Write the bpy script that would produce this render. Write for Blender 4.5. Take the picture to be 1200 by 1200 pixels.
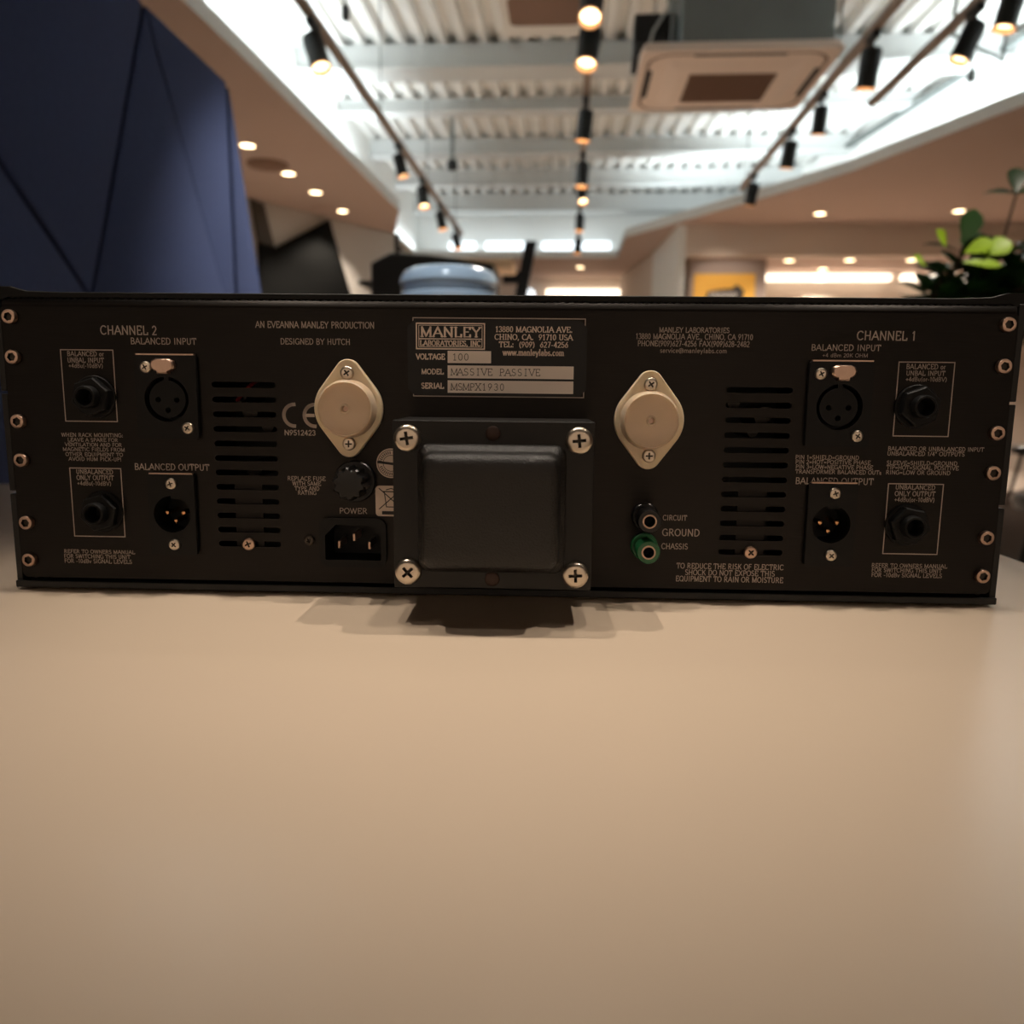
import bpy, bmesh, math, random
from mathutils import Vector, Matrix
from mathutils.geometry import tessellate_polygon

S = bpy.context.scene
for _o in list(bpy.data.objects):
    bpy.data.objects.remove(_o, do_unlink=True)
COL = S.collection
R = math.radians
PI = math.pi

# ------------------------------------------------------------------ camera
TABLE_Z = 0.74
CAM_Z = TABLE_Z + 0.0914
CAM_YAW, CAM_PITCH, CAM_ROLL = -0.0712, -0.1515, 0.0107
cam_data = bpy.data.cameras.new('camera')
cam = bpy.data.objects.new('camera', cam_data)
COL.objects.link(cam)
_f = Vector((math.sin(CAM_YAW) * math.cos(CAM_PITCH), math.cos(CAM_YAW) * math.cos(CAM_PITCH), math.sin(CAM_PITCH)))
_r = Vector((math.cos(CAM_YAW), -math.sin(CAM_YAW), 0))
_u = _r.cross(_f)
_cr, _sr = math.cos(CAM_ROLL), math.sin(CAM_ROLL)
_r, _u = _r * _cr + _u * _sr, -_r * _sr + _u * _cr
_m = Matrix((_r, _u, -_f)).transposed().to_4x4()
_m.translation = Vector((0, 0, CAM_Z))
cam.matrix_world = _m
cam_data.sensor_width = 36.0
cam_data.lens = 922.82 * 36.0 / 1200.0
cam_data.clip_start = 0.01
cam_data.clip_end = 100
cam_data.dof.use_dof = True
cam_data.dof.focus_distance = 0.338
cam_data.dof.aperture_fstop = 8.8
cam_data.dof.aperture_blades = 0
S.camera = cam

# ------------------------------------------------------------------ colour, world, exposure
S.view_settings.view_transform = 'Standard'
S.view_settings.look = 'None'
S.view_settings.gamma = 1.0
S.view_settings.use_curve_mapping = False
S.view_settings.exposure = 0.28
S.cycles.use_denoising = True
S.cycles.max_bounces = 8
S.cycles.diffuse_bounces = 5
S.cycles.sample_clamp_indirect = 4.0
W = bpy.data.worlds.new('world')
S.world = W
W.use_nodes = True
W.node_tree.nodes['Background'].inputs[0].default_value = (1.0, 0.85, 0.7, 1)
W.node_tree.nodes['Background'].inputs[1].default_value = 0.02

# ------------------------------------------------------------------ lights
def H(h):                       # height above the lens -> world height
    return CAM_Z + h

def spot(loc, target, watts, col, angle, blend, radius=0.015, name='lamp_beam'):
    d = bpy.data.lights.new(name, 'SPOT')
    d.energy = watts; d.color = col; d.spot_size = R(angle); d.spot_blend = blend; d.shadow_soft_size = radius
    o = bpy.data.objects.new(name, d); COL.objects.link(o)
    o.location = loc
    o.rotation_euler = (Vector(target) - Vector(loc)).to_track_quat('-Z', 'Y').to_euler()
    return o

def cove(p0, p1, z, watts_per_m, col=(0.86, 0.95, 1.0), lean=(0, 0), width=0.06):
    p0, p1 = Vector((p0[0], p0[1], z)), Vector((p1[0], p1[1], z))
    L = (p1 - p0).length
    d = bpy.data.lights.new('cove_light', 'AREA')
    d.shape = 'RECTANGLE'; d.size = L; d.size_y = width; d.energy = watts_per_m * L; d.color = col
    o = bpy.data.objects.new('cove_light', d); COL.objects.link(o)
    o.location = (p0 + p1) / 2
    x = (p1 - p0).normalized()
    zax = -Vector((lean[0], lean[1], 1.0)).normalized()      # area lights shine along -Z
    zax = (zax - x * zax.dot(x)).normalized()
    y = zax.cross(x)
    o.rotation_euler = Matrix((x, y, zax)).transposed().to_euler()
    return o

DEV_ROT = 0.0409                # the rack unit and table stand turned by this much to the room
_c, _s = math.cos(DEV_ROT), math.sin(DEV_ROT)
DEV_X, DEV_Y = -0.0166 * _c - 0.3421 * _s, -0.0166 * _s + 0.3421 * _c
def dev(x, y, z):               # a point beside the rack unit (metres, table top = 0) in the room
    return (DEV_X + x * _c - y * _s, DEV_Y + x * _s + y * _c, TABLE_Z + z)

WARM = (1.0, 0.87, 0.73)
LAMP_H = 1.70
# ceiling spots above the table
spot(dev(0.76, 0.03, LAMP_H), dev(0.03, 0.01, 0), 38, WARM, 21, 1.0, .004)
spot(dev(-0.55, 0.03, LAMP_H), dev(-0.03, 0.01, 0), 33, WARM, 21, 1.0, .004)
spot(dev(0.17, 0.06, LAMP_H), dev(0.02, 0.01, 0), 18, WARM, 21, 1.0, .004)
spot(dev(-0.15, 0.06, LAMP_H), dev(-0.02, 0.01, 0), 18, WARM, 21, 1.0, .004)
spot(dev(0.06, 1.02, LAMP_H), dev(0.0, -0.10, 0), 6, WARM, 34, 1.0, .01)
spot(dev(0.42, -0.45, LAMP_H), dev(0.08, -0.05, 0.05), 3.5, WARM, 20, 1.0, .03)
spot(dev(-0.43, -0.45, LAMP_H), dev(-0.08, -0.05, 0.05), 3.5, WARM, 20, 1.0, .03)
spot((-.35, 1.2, H(1.6)), (-.33, 2.13, 1.1), 48, (.92, .97, 1.0), 26, .8, .03)  # unseen spot added to light the water bottle
spot((.75, 6.6, H(1.5)), (1.55, 8.47, H(1.0)), 90, WARM, 26, .8, .03)  # added spot without a fitting, brightens the poster
spot((.06, 3.3, H(1.55)), (-1.09, 2.62, H(.45)), 140, (1.0, .95, .9), 34, 1.0, .03)  # unseen spot added to brighten the far end of the partition
# unseen lamp over the plant, wall washers on the wall behind the camera
spot((1.05, 1.25, H(1.6)), (0.93, 1.95, H(.2)), 46, WARM, 30, .8, .03)
for _x in (-3.6, -1.2, 1.2, 3.6):
    spot((_x, -2.1, H(1.6)), (_x, -3.8, 1.10), 160, (1.0, .90, .79), 100, .8, .05)
# cool white strips lying in the ceiling coves
COVE = 22
cove((-1.90, 2.7), (-1.88, 7.6), H(1.78), COVE * .55, lean=(-0.6, 0))
cove((-2.00, 8.2), (-2.00, 10.4), H(1.78), COVE * .12, lean=(0.2, 0))
cove((0.50, 10.40), (-1.9, 10.40), H(1.78), COVE * .03, lean=(0, 1.0))
cove((0.80, 9.20), (2.0, 7.3), H(1.78), COVE * .5, lean=(0.6, 0.3))
cove((2.1, 7.1), (2.85, 5.2), H(1.78), COVE * .75, lean=(0.6, 0.25))
cove((2.9, 5.1), (3.3, 2.7), H(1.78), COVE * .7, lean=(0.6, 0.1))

# ------------------------------------------------------------------ materials
def lin(h):
    if isinstance(h, (tuple, list)): return tuple(h) + (1,)
    v = [int(h[i:i + 2], 16) / 255 for i in (0, 2, 4)]
    return tuple(c / 12.92 if c < .04045 else ((c + .055) / 1.055) ** 2.4 for c in v) + (1,)

def mat(name, col, rough=.5, metal=0., spec=.5, emit=None, es=0., noise=None, bump=None, aniso=0., sss=0., trans=0., coat=0.):
    """noise=(scale, amount, stretch xyz) mottles the colour; bump=(scale, strength, stretch)."""
    m = bpy.data.materials.new(name); m.use_nodes = True
    nt = m.node_tree; b = nt.nodes['Principled BSDF']; I = b.inputs
    c = lin(col)
    I['Base Color'].default_value = c; I['Roughness'].default_value = rough; I['Metallic'].default_value = metal
    I['Specular IOR Level'].default_value = spec
    I['Coat Weight'].default_value = coat
    if emit: I['Emission Color'].default_value = lin(emit); I['Emission Strength'].default_value = es
    if aniso:
        I['Anisotropic'].default_value = aniso
        t = nt.nodes.new('ShaderNodeCombineXYZ'); t.inputs[2].default_value = 1.0       # grooves run sideways, so the sheen spreads upwards
        nt.links.new(t.outputs[0], I['Tangent'])
    if sss: I['Subsurface Weight'].default_value = sss; I['Subsurface Radius'].default_value = (.004, .003, .002); I['Subsurface Scale'].default_value = 1.0
    if trans: I['Transmission Weight'].default_value = trans
    def coords(scale, st):
        tc = nt.nodes.new('ShaderNodeTexCoord'); mp = nt.nodes.new('ShaderNodeMapping'); nz = nt.nodes.new('ShaderNodeTexNoise')
        mp.inputs['Scale'].default_value = st; nz.inputs['Scale'].default_value = scale; nz.inputs['Detail'].default_value = 6
        nt.links.new(tc.outputs['Object'], mp.inputs[0]); nt.links.new(mp.outputs[0], nz.inputs['Vector'])
        return nz
    if noise:
        nz = coords(noise[0], noise[2] if len(noise) > 2 else (1, 1, 1))
        mx = nt.nodes.new('ShaderNodeMix'); mx.data_type = 'RGBA'
        a = noise[1]
        mx.inputs[6].default_value = tuple(max(0, v * (1 - a)) for v in c[:3]) + (1,)
        mx.inputs[7].default_value = tuple(min(1, v * (1 + a)) for v in c[:3]) + (1,)
        nt.links.new(nz.outputs[0], mx.inputs[0]); nt.links.new(mx.outputs[2], I['Base Color'])
    if bump:
        nz = coords(bump[0], bump[2] if len(bump) > 2 else (1, 1, 1))
        bp = nt.nodes.new('ShaderNodeBump'); bp.inputs['Strength'].default_value = bump[1]; bp.inputs['Distance'].default_value = .001
        nt.links.new(nz.outputs[0], bp.inputs['Height']); nt.links.new(bp.outputs[0], I['Normal'])
    return m

M = dict(
    floor=mat('beige_floor', 'aa9c90', .5, noise=(3, .08)),
    floor_sheet=mat('dark_brown_floor', '3e322a', .95, spec=.1, noise=(40, .2)),
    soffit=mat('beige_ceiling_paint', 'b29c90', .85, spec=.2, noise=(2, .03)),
    white=mat('white_paint', 'e4e4e0', .8, spec=.2, noise=(2, .02)),
    fascia=mat('fascia_paint', 'c8c8c4', .8, spec=.2),
    deck=mat('painted_steel_deck', 'e4e4e0', .6, spec=.3, noise=(1.5, .04)),
    beam=mat('painted_beam', 'c4c6c4', .6, spec=.3),
    wall=mat('warm_white_wall', 'cfc0b2', .85, spec=.2, noise=(2, .03)),
    greywall=mat('grey_plaster', 'b4aea6', .85, spec=.2, noise=(3, .03)),
    mauve=mat('mauve_wall', 'a4948c', .85, spec=.2),
    darkwall=mat('dark_wall', '3a3430', .8, spec=.2),
    blackpanel=mat('black_wall_panel', '0a0a09', .9, spec=.1),
    olive=mat('olive_wall_panel', '3a332a', .7),
    felt=mat('blue_felt', '3d4664', .95, spec=.1, noise=(60, .12), bump=(700, .25)),
    feltdark=mat('dark_blue_backing', '0a0c14', .95, spec=.05),
    table=mat('beige_laminate', 'd6c2ac', .28, spec=.5, noise=(9, .025), bump=(220, .02)),
    tedge=mat('table_edge_band', 'bfa78c', .5),
    steel=mat('dark_steel', '1c1c1d', .45, metal=.8),
    black=mat('matt_black', '0b0b0b', .6, spec=.4),
    blacksat=mat('satin_black_plastic', '0a0909', .34, spec=.4),
    spotblack=mat('spotlight_black', '0c0f0f', .5, spec=.3),
    track=mat('track_grey_brown', '8c7c70', .6),
    trackdark=mat('track_dark', '2a2624', .6),
    lens=mat('warm_lamp_lens', 'fff0d8', .4, emit='ffd9a0', es=5.0),
    lensdim=mat('warm_lamp_rim', 'c89a72', .5, emit='ffb070', es=.45),
    downlight=mat('downlight_glow', 'fff2dd', .4, emit='ffe0b0', es=7.0),
    trimring=mat('downlight_ring', 'd8c8b8', .5),
    coveglow=mat('lit_linear_diffuser', 'fff4e4', .5, emit='fff0da', es=2.2),
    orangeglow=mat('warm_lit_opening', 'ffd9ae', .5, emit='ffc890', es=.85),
    farglow=mat('bright_white_glow', 'f4fbff', .5, emit='eef8ff', es=1.35),
    acplate=mat('cassette_plastic', 'e0cfc2', .6, spec=.3),
    acdark=mat('cassette_slot', '1d1714', .7),
    acgrille=mat('cassette_grille', '7a5c4a', .7, noise=(40, .2, (1, 6, 1))),
    galv=mat('galvanised_steel', '6d7270', .55, metal=.5, noise=(5, .15)),
    yellow=mat('poster_yellow', 'e8b04a', .7),
    red=mat('poster_red', '8a2a22', .7),
    posterdark=mat('poster_grey', '3c3836', .7),
    posterpale=mat('poster_white', 'c9c2bc', .7),
    bottle=mat('pale_blue_bottle', 'c4dcf2', .2, spec=.5, trans=.1, coat=.3),
    bottleband=mat('bottle_band', '8ea0b4', .3, trans=.2),
    wood=mat('lit_wood', 'f0d0aa', .6, noise=(6, .12, (1, 10, 1))),  # tan wood paled to stand for the lamplight on its edge
    leaf=mat('dark_green_leaf', '2e5428', .35, spec=.5, noise=(12, .3)),
    leafdeep=mat('deep_green_leaf', '1d3619', .4, spec=.4, noise=(12, .3)),
    leaflime=mat('lit_lime_leaf', 'a6cc34', .4, spec=.4, noise=(12, .15)),  # bright leaves: lamplight put into the leaf colour
    bark=mat('brown_stem', '4a3a2c', .8),
    pot=mat('grey_planter', '6c655e', .7, noise=(5, .1)),
    soil=mat('soil', '1c1512', .95),
    # the rack unit
    panel=mat('brushed_black_anodised', (.027, .0245, .0227), .42, metal=1., aniso=.9, noise=(55, .16, (1, 1, 40)), bump=(60, .10, (1.2, 1, 55))),
    ink=mat('panel_ink', 'b4a79d', .7, spec=.2),
    chassis=mat('black_powder_coat', (.008, .0075, .007), .5, spec=.4, bump=(900, .1)),
    crinkle=mat('black_hammered_coat', (.009, .008, .0072), .34, spec=.4, bump=(1300, .5)),
    lam=mat('black_lacquered_laminations', (.010, .009, .008), .45, spec=.3, noise=(60, .3, (1, 40, 1))),
    nickel=mat('nickel_steel', 'cabdac', .30, metal=1.),
    nickelwarm=mat('worn_nickel', 'b89c8a', .33, metal=1., noise=(300, .1)),
    recess=mat('screw_recess', '46403a', .5, metal=.8),  # dark metal; in the screw slots it puts shade into the colour
    rivet=mat('dark_rivet', '3a2c26', .45, metal=.7),
    ivory=mat('ivory_nylon', 'e6d3b4', .38, spec=.45, sss=.25),
    ivorylid=mat('ivory_nylon_lid', 'd8c0a4', .32, spec=.45, sss=.25, noise=(90, .08)),
    hole=mat('dark_hole', '050505', .8),  # shade inside the sockets put into the colour
    connector=mat('black_connector', (.004, .004, .004), .5, spec=.22),
    conflange=mat('black_connector_flange', (.006, .0055, .005), .5, spec=.22),
    gold=mat('gold_pin', 'e0a878', .25, metal=1.),
    green=mat('green_plastic', '1c5a34', .3, spec=.5),
    plate=mat('black_nameplate', (.004, .004, .004), .45, spec=.35),
    cream=mat('nameplate_cream', 'f2e4d8', .45),
    creamink=mat('nameplate_print', 'efdccc', .6),
    darkink=mat('engraved_print', '4a3c33', .6),
    sticker=mat('white_sticker', 'd6c4b4', .55),
    blackink=mat('sticker_print', '14110f', .6),
    nearceiling=mat('darkened_ceiling', '4c4440', .9, spec=.1),
    lid=mat('black_lid_edge', (.003, .003, .003), .45, spec=.18),
    board=mat('circuit_board', '0c1410', .5),
    redwire=mat('red_wire', '8a2024', .4),
    can=mat('capacitor_can', '34302c', .25, metal=.8),
)

# ------------------------------------------------------------------ mesh builder
class MB:
    """Collects geometry, then links it as ONE mesh object."""
    def __init__(self, scale=1.0):
        self.v, self.f, self.mi, self.s = [], [], [], scale
    def add(self, verts, faces, mi=0):
        o = len(self.v)
        self.v += [tuple(p) for p in verts]
        self.f += [tuple(i + o for i in f) for f in faces]
        self.mi += [mi] * len(faces)
        return self
    def box(self, x0, x1, y0, y1, z0, z1, mi=0):
        return self.add([(x, y, z) for z in (z0, z1) for y in (y0, y1) for x in (x0, x1)],
                        [(0, 2, 3, 1), (4, 5, 7, 6), (0, 1, 5, 4), (2, 6, 7, 3), (0, 4, 6, 2), (1, 3, 7, 5)], mi)
    def loft(self, loops, mi=0, cap0=True, cap1=True, mi1=None):
        n = len(loops[0]); v = [p for L in loops for p in L]; f = []
        for k in range(len(loops) - 1):
            for i in range(n):
                j = (i + 1) % n
                f.append((k * n + i, k * n + j, (k + 1) * n + j, (k + 1) * n + i))
        if cap0: f.append(tuple(range(n))[::-1])
        self.add(v, f, mi)
        if cap1:
            self.add(loops[-1], [tuple(range(n))], mi if mi1 is None else mi1)
        return self
    def prism(self, poly, z0, z1, mi=0, mi_bot=None):
        """poly in xy, extruded along z."""
        n = len(poly)
        self.add([(x, y, z0) for x, y in poly] + [(x, y, z1) for x, y in poly],
                 [(i, (i + 1) % n, n + (i + 1) % n, n + i) for i in range(n)], mi)
        tri = tessellate_polygon([[Vector((x, y, 0)) for x, y in poly]])
        self.add([(x, y, z1) for x, y in poly], [tuple(t) for t in tri], mi)
        self.add([(x, y, z0) for x, y in poly], [tuple(t)[::-1] for t in tri], mi if mi_bot is None else mi_bot)
        return self
    def holed(self, outer, holes, y, mi=0):
        """flat face in xz at depth y, with holes."""
        loops = [[Vector((x, z, 0)) for x, z in L] for L in [outer] + holes]
        tri = tessellate_polygon(loops)
        pts = [(x, y, z) for L in [outer] + holes for x, z in L]
        return self.add(pts, [tuple(t) for t in tri], mi)
    def tube(self, path, r, n=10, mi=0):
        path = [Vector(p) for p in path]; loops = []
        for i, p in enumerate(path):
            t = (path[min(i + 1, len(path) - 1)] - path[max(i - 1, 0)]).normalized()
            a = t.cross(Vector((0, 0, 1)))
            if a.length < 1e-3: a = t.cross(Vector((0, 1, 0)))
            a.normalize(); b = t.cross(a)
            rr = r[i] if isinstance(r, (list, tuple)) else r
            loops.append([p + a * rr * math.cos(2 * PI * k / n) + b * rr * math.sin(2 * PI * k / n) for k in range(n)])
        return self.loft(loops, mi)
    def stroke(self, pts, w, y, mi=0, closed=False):
        """flat line in xz at depth y."""
        pts = list(pts) + ([pts[0]] if closed else [])
        for (x0, z0), (x1, z1) in zip(pts, pts[1:]):
            dx, dz = x1 - x0, z1 - z0; L = math.hypot(dx, dz) or 1e-9
            ww = w(dx / L, dz / L) if callable(w) else w
            ux, uz = dx / L, dz / L; ex, ez = ux * ww * .35, uz * ww * .35
            nx, nz = -uz * ww / 2, ux * ww / 2
            self.add([(x0 - ex + nx, y, z0 - ez + nz), (x0 - ex - nx, y, z0 - ez - nz), (x1 + ex - nx, y, z1 + ez - nz), (x1 + ex + nx, y, z1 + ez + nz)], [(0, 1, 2, 3)], mi)
        return self
    def mesh(self, name, mats, smooth=True, angle=38):
        me = bpy.data.meshes.new(name)
        me.from_pydata([tuple(c * self.s for c in p) for p in self.v], [], self.f)
        for m in (mats if isinstance(mats, (list, tuple)) else [mats]): me.materials.append(m)
        for p, i in zip(me.polygons, self.mi): p.material_index = i
        bm = bmesh.new(); bm.from_mesh(me)
        bmesh.ops.remove_doubles(bm, verts=bm.verts, dist=1e-7)
        bmesh.ops.recalc_face_normals(bm, faces=bm.faces)
        bm.to_mesh(me); bm.free()
        if smooth:
            me.polygons.foreach_set('use_smooth', [True] * len(me.polygons))
            me.set_sharp_from_angle(angle=R(angle))
        me.update()
        return me
    def build(self, name, mats, parent=None, bevel=0., seg=2, smooth=True, angle=38):
        o = bpy.data.objects.new(name, self.mesh(name, mats, smooth, angle))
        COL.objects.link(o)
        if parent: o.parent = parent
        if bevel:
            b = o.modifiers.new('bevel', 'BEVEL'); b.width = bevel; b.segments = seg; b.limit_method = 'ANGLE'; b.angle_limit = R(40)
        return o

def tag(o, label=None, cat=None, group=None, kind=None):
    for k, v in (('label', label), ('category', cat), ('group', group), ('kind', kind)):
        if v: o[k] = v
    return o
def thing(name, loc, label, cat, group=None, rz=0):
    o = bpy.data.objects.new(name, None); COL.objects.link(o); o.empty_display_size = .02
    o.location = loc; o.rotation_euler = (0, 0, rz)
    return tag(o, label, cat, group)
def struct(name, mb, mats, **k):
    return tag(mb.build(name, mats, **k), kind='structure')
def copy_tree(o, parent=None):
    c = o.copy(); COL.objects.link(c); c.parent = parent
    for ch in list(o.children): copy_tree(ch, c)
    return c

def ring(cx, cz, r, y, n=32, a0=0.):
    return [(cx + r * math.cos(a0 + 2 * PI * i / n), y, cz + r * math.sin(a0 + 2 * PI * i / n)) for i in range(n)]
def rrect2(x0, x1, z0, z1, r, n=6):
    pts = []
    for cx, cz, a in ((x1 - r, z1 - r, 0), (x0 + r, z1 - r, 90), (x0 + r, z0 + r, 180), (x1 - r, z0 + r, 270)):
        for k in range(n + 1):
            t = R(a + 90 * k / n); pts.append((cx + r * math.cos(t), cz + r * math.sin(t)))
    return pts
def rrect(x0, x1, z0, z1, r, y, n=6):
    return [(x, y, z) for x, z in rrect2(x0, x1, z0, z1, r, n)]

# ================================================================== THE SETTING
SOF = 1.67            # underside of the dropped ceiling, above the lens
DECK = 2.47
def poly(pts): return [tuple(p) for p in pts]

b = MB(); b.box(-6, 6.5, -4, 12.6, -0.06, 0); struct('floor', b, M['floor'])  # pale tone chosen to bounce light up to the ceilings

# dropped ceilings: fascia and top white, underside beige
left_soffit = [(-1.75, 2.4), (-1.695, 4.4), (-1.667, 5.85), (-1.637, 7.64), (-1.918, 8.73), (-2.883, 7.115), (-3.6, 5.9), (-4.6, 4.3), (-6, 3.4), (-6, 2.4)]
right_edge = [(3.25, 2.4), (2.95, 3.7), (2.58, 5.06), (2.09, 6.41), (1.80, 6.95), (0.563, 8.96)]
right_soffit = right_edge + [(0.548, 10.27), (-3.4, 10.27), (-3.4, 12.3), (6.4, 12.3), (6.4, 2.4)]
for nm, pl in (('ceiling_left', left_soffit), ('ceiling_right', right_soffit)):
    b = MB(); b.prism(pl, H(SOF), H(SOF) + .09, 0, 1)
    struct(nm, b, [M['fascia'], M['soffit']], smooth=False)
b = MB(); b.box(-6, 6.4, -4, 2.4, H(SOF), H(SOF) + .09); struct('ceiling_front', b, M['nearceiling'], smooth=False)  # unseen ceiling, made low and dark to hold light off the table
# corrugated steel deck
b = MB(); pitch = .15; x = -2.35
prof = []
while x < 3.9:
    prof += [(x, H(DECK)), (x + .055, H(DECK)), (x + .075, H(DECK) + .055), (x + .130, H(DECK) + .055)]; x += pitch
n = len(prof)
b.add([(px, 2.3, pz) for px, pz in prof] + [(px, 11.2, pz) for px, pz in prof], [(i, i + 1, n + i + 1, n + i) for i in range(n - 1)])
b.box(-2.35, 3.9, 2.3, 11.2, H(DECK) + .07, H(DECK) + .09)
struct('ceiling_deck', b, M['deck'], smooth=False)
# steel beams across the deck
for i, (y, z0, w) in enumerate(((6.05, 2.30, .22), (7.12, 2.36, .10), (8.20, 2.32, .14), (9.30, 2.30, .12), (10.4, 2.26, .2))):
    b = MB(); b.box(-2.1, 3.6, y, y + w, H(z0 + .015), H(DECK)); b.box(-2.1, 3.6, y - .03, y + w + .03, H(z0), H(z0) + .02)
    struct('ceiling_beam' if i == 0 else f'ceiling_beam.{i:03d}', b, M['beam'], smooth=False)
# upper walls behind the coves
def wall_line(name, pts, z0, z1, m, t=.08, flip=1):
    b = MB()
    for (x0, y0), (x1, y1) in zip(pts, pts[1:]):
        dx, dy = x1 - x0, y1 - y0; L = math.hypot(dx, dy); nx, ny = -dy / L * t * flip, dx / L * t * flip
        b.prism([(x0, y0), (x1, y1), (x1 + nx, y1 + ny), (x0 + nx, y0 + ny)], z0, z1)
    return struct(name, b, m, smooth=False)
wall_line('wall_upper_left', [(-2.04, 2.4), (-2.04, 10.9)], H(SOF + .09), H(DECK), M['white'])
wall_line('wall_upper_back', [(-2.04, 10.75), (2.3, 10.75)], H(SOF + .09), H(DECK), M['white'])
wall_line('wall_upper_right', [(3.45, 2.4), (3.2, 4.4), (3.0, 6.0), (2.67, 8.3), (2.2, 10.9)], H(SOF + .09), H(DECK), M['white'], flip=-1)
wall_line('wall_upper_front', [(-2.1, 2.4), (3.5, 2.4)], H(SOF + .09), H(DECK), M['greywall'], flip=-1)
# room walls
wall_line('wall_left', [(-1.918, 8.73), (-2.883, 7.115), (-4.6, 4.3), (-5.2, 3.2)], 0, H(SOF), M['greywall'], flip=-1)
wall_line('wall_left_return', [(-1.918, 8.73), (-3.2, 9.9), (-3.2, 12.0)], 0, H(SOF), M['wall'])
wall_line('wall_left_front', [(-5.2, 3.2), (-5.2, -3.8)], 0, H(SOF), M['darkwall'], flip=-1)
wall_line('wall_front', [(-5.2, -3.8), (6.2, -3.8)], 0, H(SOF), M['wall'], flip=-1)
wall_line('wall_right', [(6.2, -3.8), (6.2, 9.5)], 0, H(SOF), M['darkwall'], flip=-1)
wall_line('wall_back', [(-3.2, 12.0), (0.80, 12.0)], 0, H(SOF), M['wall'])
wall_line('wall_back_right', [(0.76, 12.0), (1.036, 9.92)], 0, H(SOF), M['wall'], flip=-1)
# block with the poster
wall_line('wall_block_side', [(1.036, 9.92), (1.127, 8.31)], 0, H(SOF), M['white'], flip=-1)
b = MB(); b.box(1.127, 6.2, 8.31, 8.42, H(1.365), H(SOF)); struct('wall_bulkhead', b, M['wall'], smooth=False)
b = MB(); b.box(1.20, 1.97, 8.48, 8.60, 0, H(1.365)); struct('wall_poster', b, M['mauve'], smooth=False)
b = MB(); b.box(1.127, 6.2, 8.42, 9.5, H(1.365), H(1.365) + .05); struct('ceiling_alcove', b, M['soffit'], smooth=False)
wall_line('wall_alcove', [(1.97, 8.5), (1.97, 9.4), (6.2, 9.4)], 0, H(1.365), M['wall'])
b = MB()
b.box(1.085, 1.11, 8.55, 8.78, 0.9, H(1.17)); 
struct('lit_opening_1', b, M['orangeglow'], smooth=False)  # glowing slab standing for a warm lit opening
b = MB(); b.box(1.045, 1.07, 9.0, 9.5, .9, H(1.20)); struct('lit_opening_2', b, M['orangeglow'], smooth=False)  # second glowing slab in place of a lit opening
# leaning corner post at the end of the left dropped ceiling
b = MB(); b.prism([(-1.93, 8.72), (-1.88, 8.72), (-1.88, 8.80), (-1.93, 8.80)], 0, H(SOF)); struct('trim_3', b, M['darkwall'], smooth=False)

# ------------------------------------------------------------------ panels on the left wall
LW0, LW1 = Vector((-2.883, 7.115)), Vector((-1.918, 8.73))
LWd = (LW1 - LW0).normalized(); LWn = Vector((LWd.y, -LWd.x))
def wallpanel(name, pts, m, label, t0=.01, t1=.05):
    n = len(pts)
    P = lambda s, h, t: (LW0.x + LWd.x * s + LWn.x * t, LW0.y + LWd.y * s + LWn.y * t, H(h))
    b = MB(); b.loft([[P(s, h, t0) for s, h in pts], [P(s, h, t1) for s, h in pts]])
    return tag(b.build(name, m, smooth=False), label, 'wall panel')
LEFT_PANELS = [
    ('wall_panel', [(.013, 1.661), (.148, 1.644), (.254, 1.276), (.078, 1.302)], 'olive', 'narrow olive-brown slanted wall panel beside the blue felt partition', .035),
    ('wall_panel', [(.078, 1.302), (.254, 1.276), (.912, 1.638), (1.174, .953), (1.42, .2), (1.5, -.82), (.06, -.82)], 'blackpanel', 'large black angular wall panel between partition and pale wall', .05),
]
for nm, pts, mk, lb, t1 in LEFT_PANELS:
    wallpanel(nm, pts, M[mk], lb, .006, t1)

b = MB(); b.box(1.5, 4.2, 2.6, 7.2, 0.001, .012); tag(b.build('floor_sheet', M['floor_sheet'], bevel=.004), 'dark brown sheet added over the floor past the right edge of the table', 'floor_sheet')  # sheet added so the floor stays dark here above the pale one

# ================================================================== FELT PARTITION (left)
PX = -1.09
part = thing('felt_partition', (PX, 2.1, 0), 'dark blue felt partition with slanted seams beside the table', 'partition')
def ppoly(pts): return [(y - 2.1, H(h)) for y, h in pts]
b = MB()
outl = ppoly([(0.7, .965), (2.57, .955), (2.80, .329), (3.225, -.8314), (0.7, -.8314)])
b.loft([[(-.06, y, z) for y, z in outl], [(-.012, y, z) for y, z in outl]])
b.build('backing', M['feltdark'], part, bevel=.006)
def shrink(pts, d):
    cx = sum(p[0] for p in pts) / len(pts); cz = sum(p[1] for p in pts) / len(pts); out = []
    n = len(pts)
    for i in range(n):
        (x0, z0), (x1, z1), (x2, z2) = pts[i - 1], pts[i], pts[(i + 1) % n]
        def nrm(a, b_):
            dx, dz = b_[0] - a[0], b_[1] - a[1]; L = math.hypot(dx, dz); nx, nz = -dz / L, dx / L
            if nx * (cx - a[0]) + nz * (cz - a[1]) < 0: nx, nz = -nx, -nz
            return nx, nz
        n1, n2 = nrm((x0, z0), (x1, z1)), nrm((x1, z1), (x2, z2))
        k = 1 + n1[0] * n2[0] + n1[1] * n2[1]
        out.append((x1 + d * (n1[0] + n2[0]) / max(k, .25), z1 + d * (n1[1] + n2[1]) / max(k, .25)))
    return out
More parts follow.
